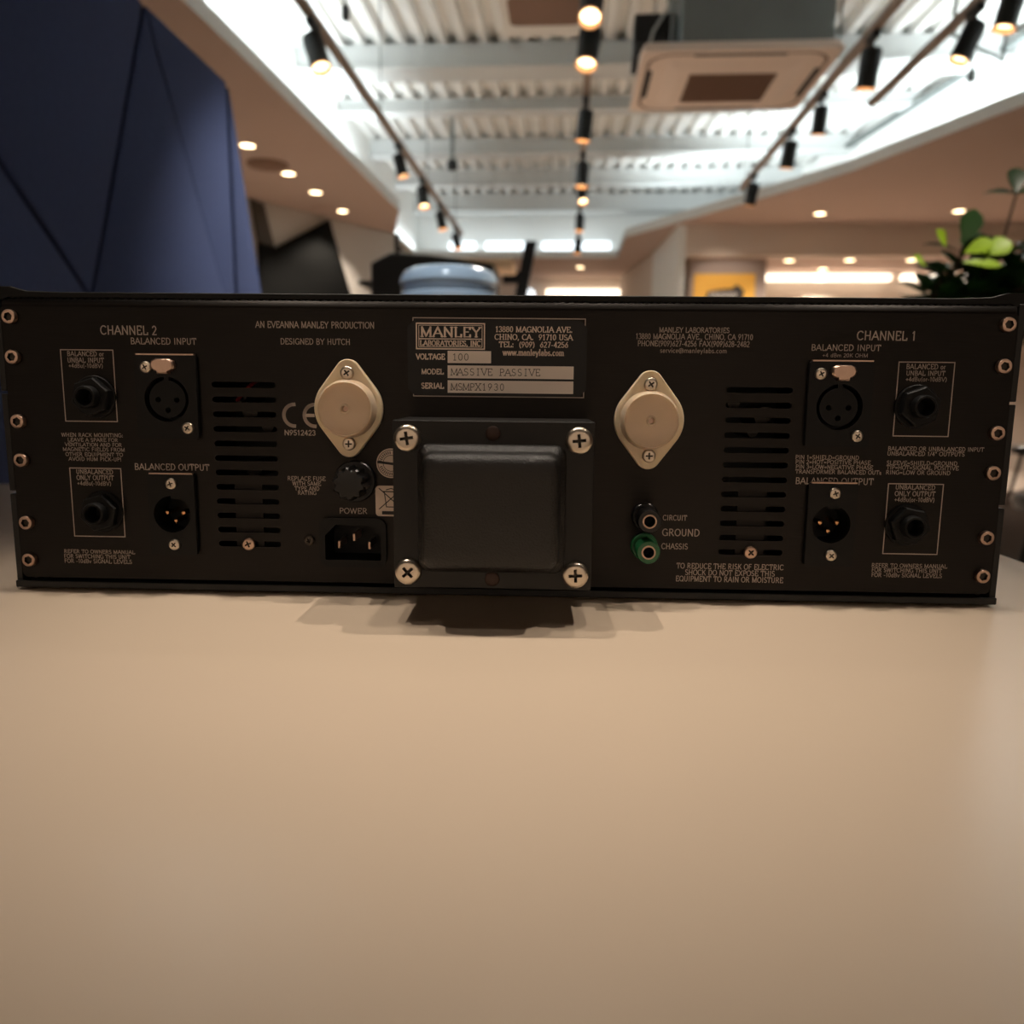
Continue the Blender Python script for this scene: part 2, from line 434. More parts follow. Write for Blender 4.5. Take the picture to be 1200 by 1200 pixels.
FACETS = [
    [(0.7, .965), (2.085, .962), (1.775, .2), (1.50, .418), (0.7, 1.06 - .1)],
    [(0.7, .96), (1.50, .418), (1.775, .2), (1.775, -.82), (0.7, -.82)],
    [(2.085, .962), (2.551, .2), (2.555, -.82), (1.775, -.82), (1.775, .2)],
    [(2.095, .962), (2.565, .953), (2.572, -.82), (2.555, -.82), (2.551, .2)],
    [(2.575, .945), (2.795, .33), (3.20, -.82), (2.575, -.82)],
]
FACETS[0] = [(0.7, .965), (2.085, .962), (1.775, .2), (0.7, 1.06 - .02)][:3] + [(0.76, .965)]
FACETS[0] = [(0.86, .963), (2.085, .962), (1.775, .2)]
FACETS[1] = [(0.7, .963), (0.86, .963), (1.775, .2), (1.775, -.82), (0.7, -.82)]
for pts in FACETS:
    q = ppoly(pts); a_, c_ = shrink(q, .006), shrink(q, .013)
    b = MB(); b.loft([[(-.014, y, z) for y, z in a_], [(-.004, y, z) for y, z in a_], [(0, y, z) for y, z in c_]])
    b.build('felt_panel', M['felt'], part)

# ================================================================== CEILING TRACKS AND SPOTLIGHTS
TH = 1.65
def track(x, y0, y1, label, m):
    t = thing('lighting_track', (x, y0, H(TH)), label, 'lighting track', 'lighting tracks under the steel deck')
    b = MB(); b.box(-.02, .02, 0, y1 - y0, 0, .035); b.build('rail', M[m], t, bevel=.003)
    y = .9
    while y < y1 - y0:
        b = MB(); b.tube([(0, y, .035), (0, y, DECK - TH)], .004, 8); b.build('hanging_rod', M['galv'], t); y += 1.6
    return t
track(-1.20, 2.6, 8.75, 'grey-brown lighting track running along the left dropped ceiling', 'track')
track(0.055, 2.6, 9.2, 'dark lighting track down the middle of the steel deck', 'track')
track(1.36, 2.6, 6.9, 'grey-brown lighting track passing in front of the ceiling air conditioner', 'track')
track(1.70, 2.6, 5.0, 'short lighting track nearest the right dropped ceiling', 'track')

def make_spot():
    t = thing('track_spotlight', (0, 0, 0), 'x', 'spotlight')
    b = MB(); b.box(-.017, .017, -.055, .055, -.03, 0); b.build('adapter', M['spotblack'], t, bevel=.003)
    b = MB(); b.tube([(0, 0, -.03), (0, 0, -.075)], .009, 10); b.build('swivel_arm', M['spotblack'], t)
    hd = MB(); r = .046; L = .142
    def rg(rr, z, n=28): return [(rr * math.cos(2 * PI * k / n), rr * math.sin(2 * PI * k / n), z) for k in range(n)]
    hd.loft([rg(r * .8, .028), rg(r, .018), rg(r, -L), rg(r * .9, -L), rg(r * .84, -L + .03)], cap1=False)
    for k in range(5): hd.loft([rg(r + .0015, .005 - k * .012), rg(r + .0015, -.001 - k * .012)])
    h = hd.build('lamp_head', M['spotblack'], t)
    b = MB(); b.loft([rg(r * .86, -L + .022), rg(r * .80, -L + .018), rg(.004, -L + .010)]); b.build('lens', M['lens'], h)
    b = MB(); b.loft([rg(r * .99, -L), rg(r * 1.0, -L - .004), rg(r * .86, -L - .003), rg(r * .86, -L + .012)], cap0=False, cap1=False); b.build('lens_rim', M['lensdim'], h)
    return t, h
SPOTS = [
    # x, y, direction of the beam, scale, label
    (-1.20, 3.79, (.33, -.28, -.91), 1.0, 'black spotlight nearest on the left track, its warm lens tilted right'),
    (-1.20, 5.60, (.26, -.02, -.96), .85, 'second black spotlight from the front on the left track'),
    (-1.20, 6.47, (.16, -.26, -.95), .95, 'third black spotlight from the front on the left track'),
    (-1.20, 7.33, (.22, -.05, -.97), .9, 'fourth black spotlight from the front on the left track'),
    (-1.20, 8.30, (.25, -.05, -.97), .9, 'small black spotlight at the far end of the left track'),
    (0.055, 3.42, (-.06, -.55, -.84), 1.0, 'spotlight at the top of the photo with a bright round lens, middle track'),
    (0.055, 3.78, (-.10, -.33, -.94), 1.05, 'black spotlight on the middle track left of the junction box'),
    (0.055, 4.80, (-.10, .10, -.97), .95, 'black spotlight on the middle track left of the air conditioner, lens hidden'),
    (0.055, 5.84, (-.05, -.05, -.97), .95, 'black spotlight on the middle track just behind the air conditioner'),
    (0.055, 6.50, (.12, -.50, -.86), .8, 'spotlight with the glowing round lens halfway along the middle track'),
    (0.055, 7.45, (-.02, -.05, -.97), .85, 'black spotlight behind the glowing round one on the middle track'),
    (0.055, 8.60, (-.10, .02, -.97), .9, 'farthest black spotlight on the middle track before the bright cove'),
    (1.36, 4.04, (-.04, .22, -.97), 1.0, 'nearest black spotlight on the right track, right of the air conditioner'),
    (1.36, 4.78, (-.02, .22, -.97), .85, 'second black spotlight from the front on the right track'),
    (1.36, 5.40, (-.08, .22, -.97), .95, 'third black spotlight from the front on the right track'),
    (1.36, 6.42, (-.14, .22, -.97), .95, 'last black spotlight at the end of the right track'),
    (1.70, 3.80, (-.36, .02, -.92), .95, 'black spotlight with an orange rim on the short track, left of its pair'),
    (1.70, 3.48, (-.20, .02, -.95), .95, 'black spotlight on the short track cut by the top of the photo'),
]
proto_spot, proto_head = make_spot()
for i, (x, y, d, sc, lb) in enumerate(SPOTS):
    t = proto_spot if i == 0 else copy_tree(proto_spot)
    t.location = (x, y, H(TH)); t['label'] = lb; t['group'] = 'black track spotlights'
    h = [c for c in t.children if c.name.startswith('lamp_head')][0]
    dv = Vector(d).normalized()
    h.location = (0, 0, -.085)
    h.rotation_euler = (-dv).to_track_quat('Z', 'Y').to_euler()
    h.scale = (sc, sc, sc)
    p = Vector((x, y, H(TH) - .085)) + dv * .19 * sc
    spot(p, p + dv, 85, WARM, 56, .6, .03, 'spotlight_beam')

# ================================================================== DOWNLIGHTS AND CEILING FITTINGS
def make_downlight():
    t = thing('downlight', (0, 0, 0), 'x', 'downlight', 'recessed downlights')
    def rg(rr, z, n=28): return [(rr * math.cos(2 * PI * k / n), rr * math.sin(2 * PI * k / n), z) for k in range(n)]
    b = MB(); b.loft([rg(.060, -.001), rg(.060, -.006), rg(.050, -.006), rg(.048, -.002)], cap0=False, cap1=False); b.build('trim_ring', M['trimring'], t)
    b = MB(); b.loft([rg(.0485, -.0045), rg(.001, -.004)]); b.build('diffuser', M['downlight'], t)
    return t
DOWN = [
    (-2.266, 5.627, SOF, 'downlight in the left dropped ceiling nearest the blue felt partition'),
    (-2.232, 6.338, SOF, 'downlight in the left dropped ceiling beside the dark round speaker'),
    (-2.205, 6.924, SOF, 'third downlight from the front in the left dropped ceiling'),
    (-2.18, 7.63, SOF, 'farthest downlight in the left dropped ceiling, above the pale wall'),
    (2.282, 7.843, SOF, 'downlight in the right dropped ceiling nearest the poster'),
    (3.493, 7.767, SOF, 'downlight in the right dropped ceiling just above the plant'),
    (0.10, 11.02, SOF, 'downlight in the far dropped ceiling below the middle track'),
    (2.216, 8.57, 1.365, 'downlight in the low ceiling right of the yellow poster'),
    (2.73, 9.15, 1.365, 'downlight in the low ceiling closest to the lit cove'),
    (2.81, 8.54, 1.365, 'downlight in the middle of the front row in the low ceiling'),
    (3.42, 8.54, 1.365, 'downlight in the low ceiling left of the plant'),
]
pd = make_downlight()
for i, (x, y, h, lb) in enumerate(DOWN):
    t = pd if i == 0 else copy_tree(pd)
    t.location = (x, y, H(h)); t['label'] = lb
    spot((x, y, H(h) - .02), (x, y, 0), 85, WARM, 115, .5, .04, 'downlight_beam')
def disc(name, x, y, h, r, t, m, label, cat):
    o = MB(); o.loft([[(r * k * math.cos(2 * PI * i / 32), r * k * math.sin(2 * PI * i / 32), z) for i in range(32)] for k, z in ((1, -.001), (1, -t * .5), (.9, -t), (.2, -t))])
    q = tag(o.build(name, M[m]), label, cat); q.location = (x, y, H(h)); return q
disc('ceiling_speaker', -2.30, 6.08, SOF, .15, .02, 'acgrille', 'dark round speaker in the left dropped ceiling', 'speaker')
disc('ceiling_speaker', -2.33, 7.55, SOF, .13, .02, 'soffit', 'faint round speaker beside the farthest left downlight', 'speaker')

# ------------------------------------------------------------------ air conditioner
ac = thing('ceiling_air_conditioner', (.85, 4.88, H(1.75)), 'beige ceiling air conditioner hanging under its grey metal casing', 'air conditioner')
b = MB(); b.loft([[(x, y, z) for x, y in rrect2(-.52 + k, .52 - k, -.45 + k, .45 - k, .03)] for z, k in ((.05, .02), (.012, 0), (0, .008))]); b.build('face_plate', M['acplate'], ac)
b = MB(); b.loft([[(x, y, z) for x, y in rrect2(-.31 + k, .31 - k, -.27 + k, .27 - k, .02)] for z, k in ((.002, -.06), (-.022, 0), (-.024, .02))]); b.build('intake_panel', M['acplate'], ac)
g = MB(); g.box(-.235, .235, -.20, .20, -.029, -.0235)
for k in range(18): g.box(-.235, .235, -.195 + k * .0225, -.188 + k * .0225, -.033, -.029)
g.build('intake_grille', M['acgrille'], ac, smooth=False)
for (x0, x1, y0, y1) in ((-.24, .24, -.405, -.375), (-.24, .24, .375, .405), (-.47, -.435, -.2, .2), (.435, .47, -.2, .2)):
    b = MB(); b.loft([[(x, y, -.0012) for x, y in rrect2(x0, x1, y0, y1, .012)], [(x, y, .001) for x, y in rrect2(x0, x1, y0, y1, .012)]]); b.build('air_outlet', M['acdark'], ac)
b = MB(); o1, o2 = rrect2(-.475, .475, -.41, .41, .13, 10), rrect2(-.458, .458, -.393, .393, .118, 10)
n = len(o1)
b.add([(x, y, -.001) for x, y in o1] + [(x, y, -.001) for x, y in o2], [(i, (i + 1) % n, n + (i + 1) % n, n + i) for i in range(n)]); b.build('outlet_groove', M['acgrille'], ac)
b = MB(); b.box(-.31, .47, -.40, .40, .05, .70); b.build('casing', M['galv'], ac, bevel=.006)
for x in (-.36, .50):
    b = MB(); b.tube([(x, -.38, .04), (x, -.38, .72)], .007, 8); b.build('hanging_rod', M['galv'], ac)
jb = thing('junction_box', (.43, 4.78, H(1.90)), 'black box with thin pipes left of the grey casing', 'junction box')
b = MB(); b.box(-.12, .10, -.08, .08, 0, .15); b.build('housing', M['black'], jb, bevel=.006)
b = MB(); b.tube([(-.10, -.02, .0), (-.11, -.02, -.06), (-.11, -.0, -.13)], .02, 10); b.build('cable_bundle', M['trackdark'], jb)
b = MB(); b.tube([(-.06, -.10, -.10), (-.02, -.10, .05), (.09, -.10, .22)], .008, 8); b.build('drain_pipe', M['beam'], jb)
b = MB(); b.tube([(0, 0, .15), (0, 0, .57)], .005, 8); b.build('hanging_rod', M['galv'], jb)
cn = thing('ceiling_canopy', (-.19, 4.83, H(2.10)), 'white round-cornered canopy under the deck at the top of the photo', 'canopy')
b = MB(); b.loft([[(x, y, z) for x, y in rrect2(-.26 + k, .26 - k, -.26 + k, .26 - k, .07)] for z, k in ((.15, .05), (.10, .01), (.01, 0), (0, .006))]); b.build('shell', M['white'], cn)
b = MB(); b.loft([[(x, y, z) for x, y in rrect2(-.20, .20, -.23, .10, .04)] for z in (-.004, .002)]); b.build('underside_panel', M['acgrille'], cn)
b = MB(); b.tube([(0, 0, .14), (0, 0, .36)], .006, 8); b.build('hanging_rod', M['galv'], cn)
def drop(name, x, y, h, r, L, m, label, cat):
    t = thing(name, (x, y, H(h)), label, cat)
    b = MB(); b.loft([[(r * k * math.cos(2 * PI * i / 16), r * k * math.sin(2 * PI * i / 16), z) for i in range(16)] for k, z in ((.5, L), (1, L * .8), (1, 0), (.6, -.01))]); b.build('head', M[m], t)
    b = MB(); b.tube([(0, 0, L), (0, 0, DECK - h)], r * .35, 8); b.build('drop_pipe', M['galv'], t)
drop('ceiling_sensor', -1.245, 4.5, 1.97, .022, .07, 'black', 'small dark sensor hanging beside the nearest left spotlight', 'sensor')
drop('security_camera', -1.114, 7.5, 2.0, .05, .08, 'black', 'small dark dome hanging between the left and middle tracks', 'security camera')
drop('sprinkler', 2.337, 5.2, 1.86, .025, .06, 'galv', 'grey sprinkler drop pipe above the right dropped ceiling', 'sprinkler')
cd = MB(); cd.tube([(3.06, 4.4, H(2.36)), (2.93, 6.0, H(2.36)), (2.60, 8.2, H(2.36))], .03, 12)
tag(cd.build('conduit_pipe', M['galv']), 'long grey conduit along the top of the right cove wall', 'pipe')
cd = MB(); cd.tube([(2.02, 4.75, H(DECK)), (2.02, 4.75, H(1.93)), (2.46, 5.1, H(1.93)), (2.46, 5.1, H(DECK))], .012, 8)
tag(cd.build('pipe_hanger', M['galv']), 'thin grey hanger frame beside the sprinkler drop pipe', 'hanger')

# ================================================================== FAR END OF THE ROOM
b = MB(); b.box(-.38, .78, 11.90, 11.99, H(1.40), H(1.49)); tag(b.build('linear_light', M['coveglow'], bevel=.01), 'long bright linear light high on the far wall', 'light')
b = MB(); b.box(2.14, 3.50, 9.22, 9.315, H(1.255), H(1.325)); tag(b.build('linear_light', M['coveglow'], bevel=.01), 'bright strip light along the top of the alcove wall right of the poster', 'light')
b = MB(); b.box(3.62, 4.6, 9.22, 9.315, H(1.255), H(1.325)); tag(b.build('linear_light', M['coveglow'], bevel=.01), 'strip light on the alcove wall partly behind the plant', 'light')
for x, lb in ((-1.28, 'round white glow low beside the pale blue bottle'), (-.62, 'round white glow at the foot of the dark slanted stand')):
    t = thing('wall_lamp', (x, 12.0, H(1.42)), lb, 'lamp', 'round lamps on the far wall')
    b = MB(); b.box(-.03, .03, -.05, 0, -.03, .03); b.build('bracket', M['galv'], t)
    b = MB(); b.loft([[(.075 * math.sin(a) * math.cos(2 * PI * k / 20), -.11 + .075 * math.sin(a) * math.sin(2 * PI * k / 20), .075 * math.cos(a)) for k in range(20)] for a in [PI * (.02 + .96 * j / 12) for j in range(13)]]); b.build('globe', M['farglow'], t)
for x0, x1, lb in ((-1.62, -1.28, 'left one of the glowing panels standing for the lit far cove'), (-1.14, -.60, 'glowing panel for the lit cove left of the dark slanted stand'), (-.40, .48, 'long glowing panel for the lit cove crossed by the middle track')):
    b = MB(); b.box(x0, x1, 10.62, 10.70, H(1.77), H(1.93)); tag(b.build('glow_panel', M['farglow'], bevel=.01), lb, 'glow panel', 'glowing panels for the lit far cove')  # emission stands for the cove light on the far wall
st = thing('display_stand', (-.44, 7.0, 0), 'dark grey slanted stand with a side arm behind the pale blue bottle', 'stand')
b = MB(); b.box(-.2, .2, -.2, .2, 0, .03); b.build('foot', M['steel'], st, bevel=.004)
b = MB(); b.loft([[(x + dx, y, z) for x, y in ((-.05, -.04), (.05, -.04), (.05, .04), (-.05, .04))] for z, dx in ((.03, -.0), (H(.83), .0), (H(1.27), .08))]); b.build('post', M['steel'], st)
b = MB(); b.box(-.16, .0, -.05, .03, H(.92), H(1.02)); b.build('side_arm', M['steel'], st, bevel=.006)

# poster on the block wall
po = thing('poster', (1.553, 8.478, H(.99)), 'yellow poster with a dark and red scrawled emblem on the mauve wall', 'poster')
b = MB(); b.box(-.309, .309, -.012, 0, -.30, .225); b.build('sheet', M['yellow'], po)
b = MB()
b.add([(x, -.0135, z) for x, z in ((-.19, -.02), (-.16, .05), (-.05, .07), (.08, .08), (.13, .12), (.20, .06), (.19, -.02), (.14, -.07), (.02, -.06), (-.12, -.08))], [tuple(range(10))], 0)
b.add([(x, -.0138, z) for x, z in ((-.17, -.06), (.02, -.045), (.15, -.055), (.13, -.12), (.02, -.15), (-.15, -.14))], [tuple(range(6))], 1)
for k in range(6):
    x = -.145 + k * .047
    b.stroke([(x, -.03), (x + .012, .045), (x + .03, -.02), (x + .04, .04)], .011, -.0142, 2)
b.build('printed_emblem', [M['posterdark'], M['red'], M['posterpale']], po, smooth=False)

# ================================================================== MIDDLE GROUND
wd = thing('water_dispenser', (-.325, 2.13, 0), 'pale grey water dispenser standing behind the black rack unit', 'water dispenser')
b = MB(); b.box(-.15, .15, -.15, .15, .02, .86); b.build('cabinet', M['fascia'], wd, bevel=.015, seg=3)
b = MB(); b.box(-.09, .09, -.19, -.15, .52, .54); b.build('drip_tray', M['black'], wd, bevel=.004)
for x in (-.045, .045):
    b = MB(); b.tube([(x, -.15, .70), (x, -.185, .70), (x, -.185, .665)], .011, 10); b.build('tap', M['blacksat'], wd)
def rgz(rr, z, n=48): return [(rr * math.cos(2 * PI * k / n), rr * math.sin(2 * PI * k / n), z) for k in range(n)]
b = MB(); b.loft([rgz(r, z) for r, z in ((.03, .861), (.05, .872), (.10, .885), (.122, .90), (.128, .93), (.129, .985), (.124, .995), (.124, 1.03), (.129, 1.04), (.1295, 1.078), (.1235, 1.085), (.1235, 1.102), (.1295, 1.110), (.127, 1.122), (.118, 1.138), (.10, 1.147), (.07, 1.152), (.02, 1.153))])
bt = b.build('water_bottle', M['bottle']); bt.location = (-.325, 2.13, 0)
b = MB(); b.loft([rgz(r, z) for r, z in ((.1238, 1.0845), (.1256, 1.089), (.1256, 1.098), (.1238, 1.1025))], cap0=False, cap1=False); bb = b.build('groove_band', M['bottleband'], bt)
tag(bt, 'pale blue rounded water bottle seen over the top edge of the rack unit', 'water bottle')

cb = thing('black_cabinet', (-.72, 4.0, 0), 'black cabinet with cut corners and a thin side ledge behind the pale blue bottle', 'cabinet')
b = MB(); pl = [(-.284, 0), (-.284, H(.627)), (-.186, H(.676)), (0, H(.668)), (.33, H(.622)), (.33, 0)]
b.loft([[(x, 0, z) for x, z in pl], [(x, .35, z) for x, z in pl]]); b.build('body', M['black'], cb, bevel=.008)
b = MB(); b.box(-.345, -.28, -.02, .2, H(.520), H(.540)); b.build('side_ledge', M['black'], cb, bevel=.003)
b = MB(); b.box(.04, .40, .36, .62, H(.655), H(.705)); b.build('wooden_top', M['wood'], cb, bevel=.006)
b = MB(); b.box(.08, .30, .38, .60, 0, H(.655)); b.build('back_box', M['black'], cb)

def make_stool():
    t = thing('round_stool', (0, 0, 0), 'x', 'stool', 'black round stools')
    b = MB(); b.loft([rgz(r, z) for r, z in ((.17, .40), (.205, .405), (.215, .43), (.21, .455), (.19, .468), (.05, .472))]); b.build('seat', M['blacksat'], t)
    for k in range(4):
        a = PI / 4 + k * PI / 2; c, s = math.cos(a), math.sin(a)
        b = MB(); b.tube([(c * .13, s * .13, .40), (c * .20, s * .20, .0)], [.014, .011], 10); b.build('leg', M['black'], t)
    return t
s0 = make_stool(); s0.location = (1.86, 2.98, .017); s0['label'] = 'black round stool just past the right edge of the table'
s1 = copy_tree(s0); s1.location = (3.44, 6.0, .017); s1['label'] = 'small black round stool farther off near the pale wall'

# ------------------------------------------------------------------ potted plant
random.seed(11)
pp = thing('potted_plant', (.83, 1.95, 0), 'leafy green plant with a few lime leaves coloured as if lit, right of the rack unit', 'plant')
b = MB(); b.loft([rgz(r, z) for r, z in ((.075, 0), (.08, .01), (.105, .90), (.108, .93), (.098, .93), (.096, .89))], cap1=False); b.build('planter', M['pot'], pp)
b = MB(); b.loft([rgz(.097, .885), rgz(.097, .90), rgz(.02, .905)]); b.build('soil', M['soil'], pp)
def leaf_mesh(mb, p, d, up, L, w, curl, mi):
    d = d.normalized(); sd = d.cross(up)
    if sd.length < 1e-3: sd = d.cross(Vector((1, 0, 0)))
    sd.normalize(); nu = sd.cross(d)
    prof = [(0, .06), (.15, .35), (.4, .8), (.65, 1.0), (.85, .75), (1.0, .12)]
    vs = []
    for t, k in prof:
        c = p + d * L * t - nu * curl * L * t * t
        vs += [c - sd * w * k + nu * w * k * .22, c, c + sd * w * k + nu * w * k * .22]
    fs = []
    for i in range(len(prof) - 1):
        a = i * 3
        fs += [(a, a + 1, a + 4, a + 3), (a + 1, a + 2, a + 5, a + 4)]
    mb.add(vs, fs, mi)
fol = MB(); stems = MB()
base = Vector((0, 0, .90))
tips = []
for i in range(80):
    a = random.uniform(0, 2 * PI); rr = random.uniform(.04, .24)
    tips.append(Vector((.20 + rr * math.cos(a) * 1.05, .02 + rr * math.sin(a) * .8, H(random.uniform(.20, .365) - rr * .34))))
tips += [Vector((.045, -.04, H(.335))), Vector((.10, -.06, H(.315))), Vector((.02, -.03, H(.28))), Vector((.36, .0, H(.23))), Vector((.44, -.02, H(.24)))]
for tip in tips:
    mid = base.lerp(tip, .5) + Vector((random.uniform(-.03, .03), random.uniform(-.03, .03), .03))
    stems.tube([base + Vector((random.uniform(-.04, .04), random.uniform(-.04, .04), 0)), mid, tip], [.006, .004, .0025], 6)
    ax = (tip - mid).normalized()
    for k in range(9):
        a = k * 2.4 + random.random(); q = tip - ax * (.016 * k)
        side = Vector((math.cos(a), math.sin(a), random.uniform(-.05, .6)))
        leaf_mesh(fol, q, side + ax * .4, Vector((0, 0, 1)), random.uniform(.055, .085), random.uniform(.017, .026), random.uniform(.0, .35), random.choice((0, 0, 0, 1)))
LIME = [((.02, -.10, .310), (.6, -.3, .25), .075, .026), ((.055, -.11, .305), (.9, -.25, .45), .075, .030), ((.01, -.12, .287), (1, -.2, -.05), .10, .016), ((-.01, -.08, .325), (-.5, -.3, .7), .06, .020), ((-.05, -.08, .285), (-.7, -.3, .5), .05, .016)]
for p, d, L, w in LIME:
    leaf_mesh(fol, Vector((p[0], p[1], H(p[2]))), Vector(d), Vector((.1, -.8, .6)), L * .78, w * .85, .1, 2)
leaf_mesh(fol, Vector((.03, -.07, H(.335))), Vector((.25, -.1, 1)), Vector((0, -1, .2)), .075, .026, .1, 0)
stems.tube([base + Vector((.03, 0, 0)), Vector((.13, 0, H(.25))), Vector((.17, .0, H(.46)))], [.006, .004, .0025], 6)
for dd in ((.9, -.1, .25), (.2, .3, 1), (-.5, .6, .3)): leaf_mesh(fol, Vector((.165, 0, H(.455))), Vector(dd), Vector((0, -.6, .8)), .075, .022, .2, 1)
fo = fol.build('foliage', [M['leaf'], M['leafdeep'], M['leaflime']], pp, angle=80)
stems.build('stems', M['bark'], pp)

# ================================================================== THE TABLE
tb = thing('table', dev(0, 0, -TABLE_Z), 'large beige laminate table under the black rack unit', 'table', rz=DEV_ROT)
b = MB(); b.box(-.95, .291, -.62, .384, TABLE_Z - .028, TABLE_Z); b.build('table_top', [M['table']], tb, bevel=.0015)
for x in (-.88, .22):
    for y in (-.55, .31):
        b = MB(); b.box(x - .025, x + .025, y - .025, y + .025, 0, TABLE_Z - .028); b.build('leg', M['steel'], tb, bevel=.003)

# ================================================================== THE RACK UNIT  (millimetres; x right, y away, z up, rear panel at y = 0)
Z0 = 3.0                                   # the table plane in the millimetre frame below
unit = thing('rack_audio_unit', dev(0, 0, -Z0 * .001), 'black rack-mount audio unit standing on the beige table, its rear panel facing us', 'audio unit', rz=DEV_ROT)
def mm(): return MB(.001)

# ---- chassis
b = mm()
b.box(-219, 219, 0.6, 250, 4.3, 6.2)                       # floor plate
b.box(-219, 219, -0.6, 0.6, 4.3, 7.4)                      # its rear lip
for s in (-1, 1):
    for z0, z1 in ((4.3, 46.8), (48.2, 91.2), (92.4, 132.6)):
        x0, x1 = sorted((s * 216.4, s * 219.2)); b.box(x0, x1, .9, 250, z0, z1)
    x0, x1 = sorted((s * 214, s * 216.6)); b.box(x0, x1, 8, 250, 4.3, 132.5)
ch = b.build('chassis', M['chassis'], unit, bevel=.0004)
for s in (-1, 1):
    for y in (25, 225):
        b = mm(); b.loft([[(s * 195 + 8 * k * math.cos(2 * PI * i / 20), y + 8 * k * math.sin(2 * PI * i / 20), z) for i in range(20)] for k, z in ((.9, Z0), (1, 3.4), (1, 4.4))]); b.build('rubber_foot', M['black'], unit)
# ---- lid: thin plate whose cut edge runs through a row of perforations
b = mm()
b.box(-219.5, 219.5, 1.6, 250, 132.9, 134.6)
top = [(-222, 137.2), (-211.5, 137.2), (-205, 135.4), (-190, 134.9), (190, 134.9), (205, 135.4), (211.5, 137.2), (222, 137.2)]
edge = [(222, 131.4), (216.5, 131.4)]
x = 214.4
while x > -214:
    edge += [(x, 131.35), (x - .5, 132.1), (x - 1.6, 132.5), (x - 2.6, 132.1)]; x -= 3.2
edge += [(-216.5, 131.4), (-222, 131.4)]
pg = top + edge
n = len(pg)
tri = tessellate_polygon([[Vector((px, pz, 0)) for px, pz in pg]])
for y in (1.5, 2.6): b.add([(px, y, pz) for px, pz in pg], [tuple(t) for t in tri])
b.add([(px, 1.5, pz) for px, pz in pg] + [(px, 2.6, pz) for px, pz in pg], [(i, (i + 1) % n, n + (i + 1) % n, n + i) for i in range(n)])
b.build('top_cover', M['lid'], unit, bevel=.0003, seg=1)
b = mm(); b.box(-241.3, 241.3, 250, 257, 3.2, 136.5); b.build('front_panel', M['panel'], unit, bevel=.0015)

# ---- rear panel with its cut-outs and its printing
def flat_curve(outer, holes, half):
    cu = bpy.data.curves.new('outline', 'CURVE'); cu.dimensions = '2D'; cu.fill_mode = 'BOTH'; cu.extrude = half
    for L in [outer] + holes:
        sp = cu.splines.new('POLY'); sp.points.add(len(L) - 1); sp.use_cyclic_u = True
        for p, (px, pz) in zip(sp.points, L): p.co = (px, pz, 0, 1)
    o = bpy.data.objects.new('outline', cu); COL.objects.link(o)
    dg = bpy.context.evaluated_depsgraph_get(); dg.update()
    me = o.evaluated_get(dg).to_mesh()
    vs = [tuple(v.co) for v in me.vertices]; fs = [tuple(p.vertices) for p in me.polygons]
    o.evaluated_get(dg).to_mesh_clear(); bpy.data.objects.remove(o); bpy.data.curves.remove(cu)
    return vs, fs
def circ(cx, cz, r, n=36): return [(cx + r * math.cos(2 * PI * i / n), cz + r * math.sin(2 * PI * i / n)) for i in range(n)]
def slot(x0, x1, z, h=2.5, n=7):
    r = h / 2; return [(x1 - r + r * math.cos(R(-90 + 180 * k / n)), z + r * math.sin(R(-90 + 180 * k / n))) for k in range(n + 1)] + \
                      [(x0 + r + r * math.cos(R(90 + 180 * k / n)), z + r * math.sin(R(90 + 180 * k / n))) for k in range(n + 1)]
SLOT_Z = [25.9 + 6.385 * k for k in range(12)]
holes = [slot(-124.9, -96.8, z) for z in SLOT_Z] + [slot(97, 125, z) for z in SLOT_Z]
JACKS = [(-176.5, 90.3), (-176.5, 39.6), (177.1, 90.0), (177.2, 39.3)]
XIN = [(-144.1, 89.6), (144.3, 89.4)]
XOUT = [(-144.4, 39.1), (144.4, 39.1)]
holes += [circ(x, z, 5.2) for x, z in JACKS] + [circ(x, z, 10.2) for x, z in XIN] + [circ(x, z, 9.0) for x, z in XOUT]
holes.append(rrect2(-78, -50, 18, 37.4, 3, 4))
vs, fs = flat_curve(rrect2(-215.6, 215.8, 9.0, 129.4, 2.5, 5), holes, .8)
b = mm(); b.add([(px, .8 + pz, py) for px, py, pz in vs], fs, 0)
prof = [(0, 128.6)] + [(3 - 3 * math.cos(R(a)), 129.3 + 3 * math.sin(R(a))) for a in range(0, 91, 15)]
b.loft([[(-215, y, z) for y, z in prof] + [(-215, 3, 128.6)], [(215.2, y, z) for y, z in prof] + [(215.2, 3, 128.6)]], 0)

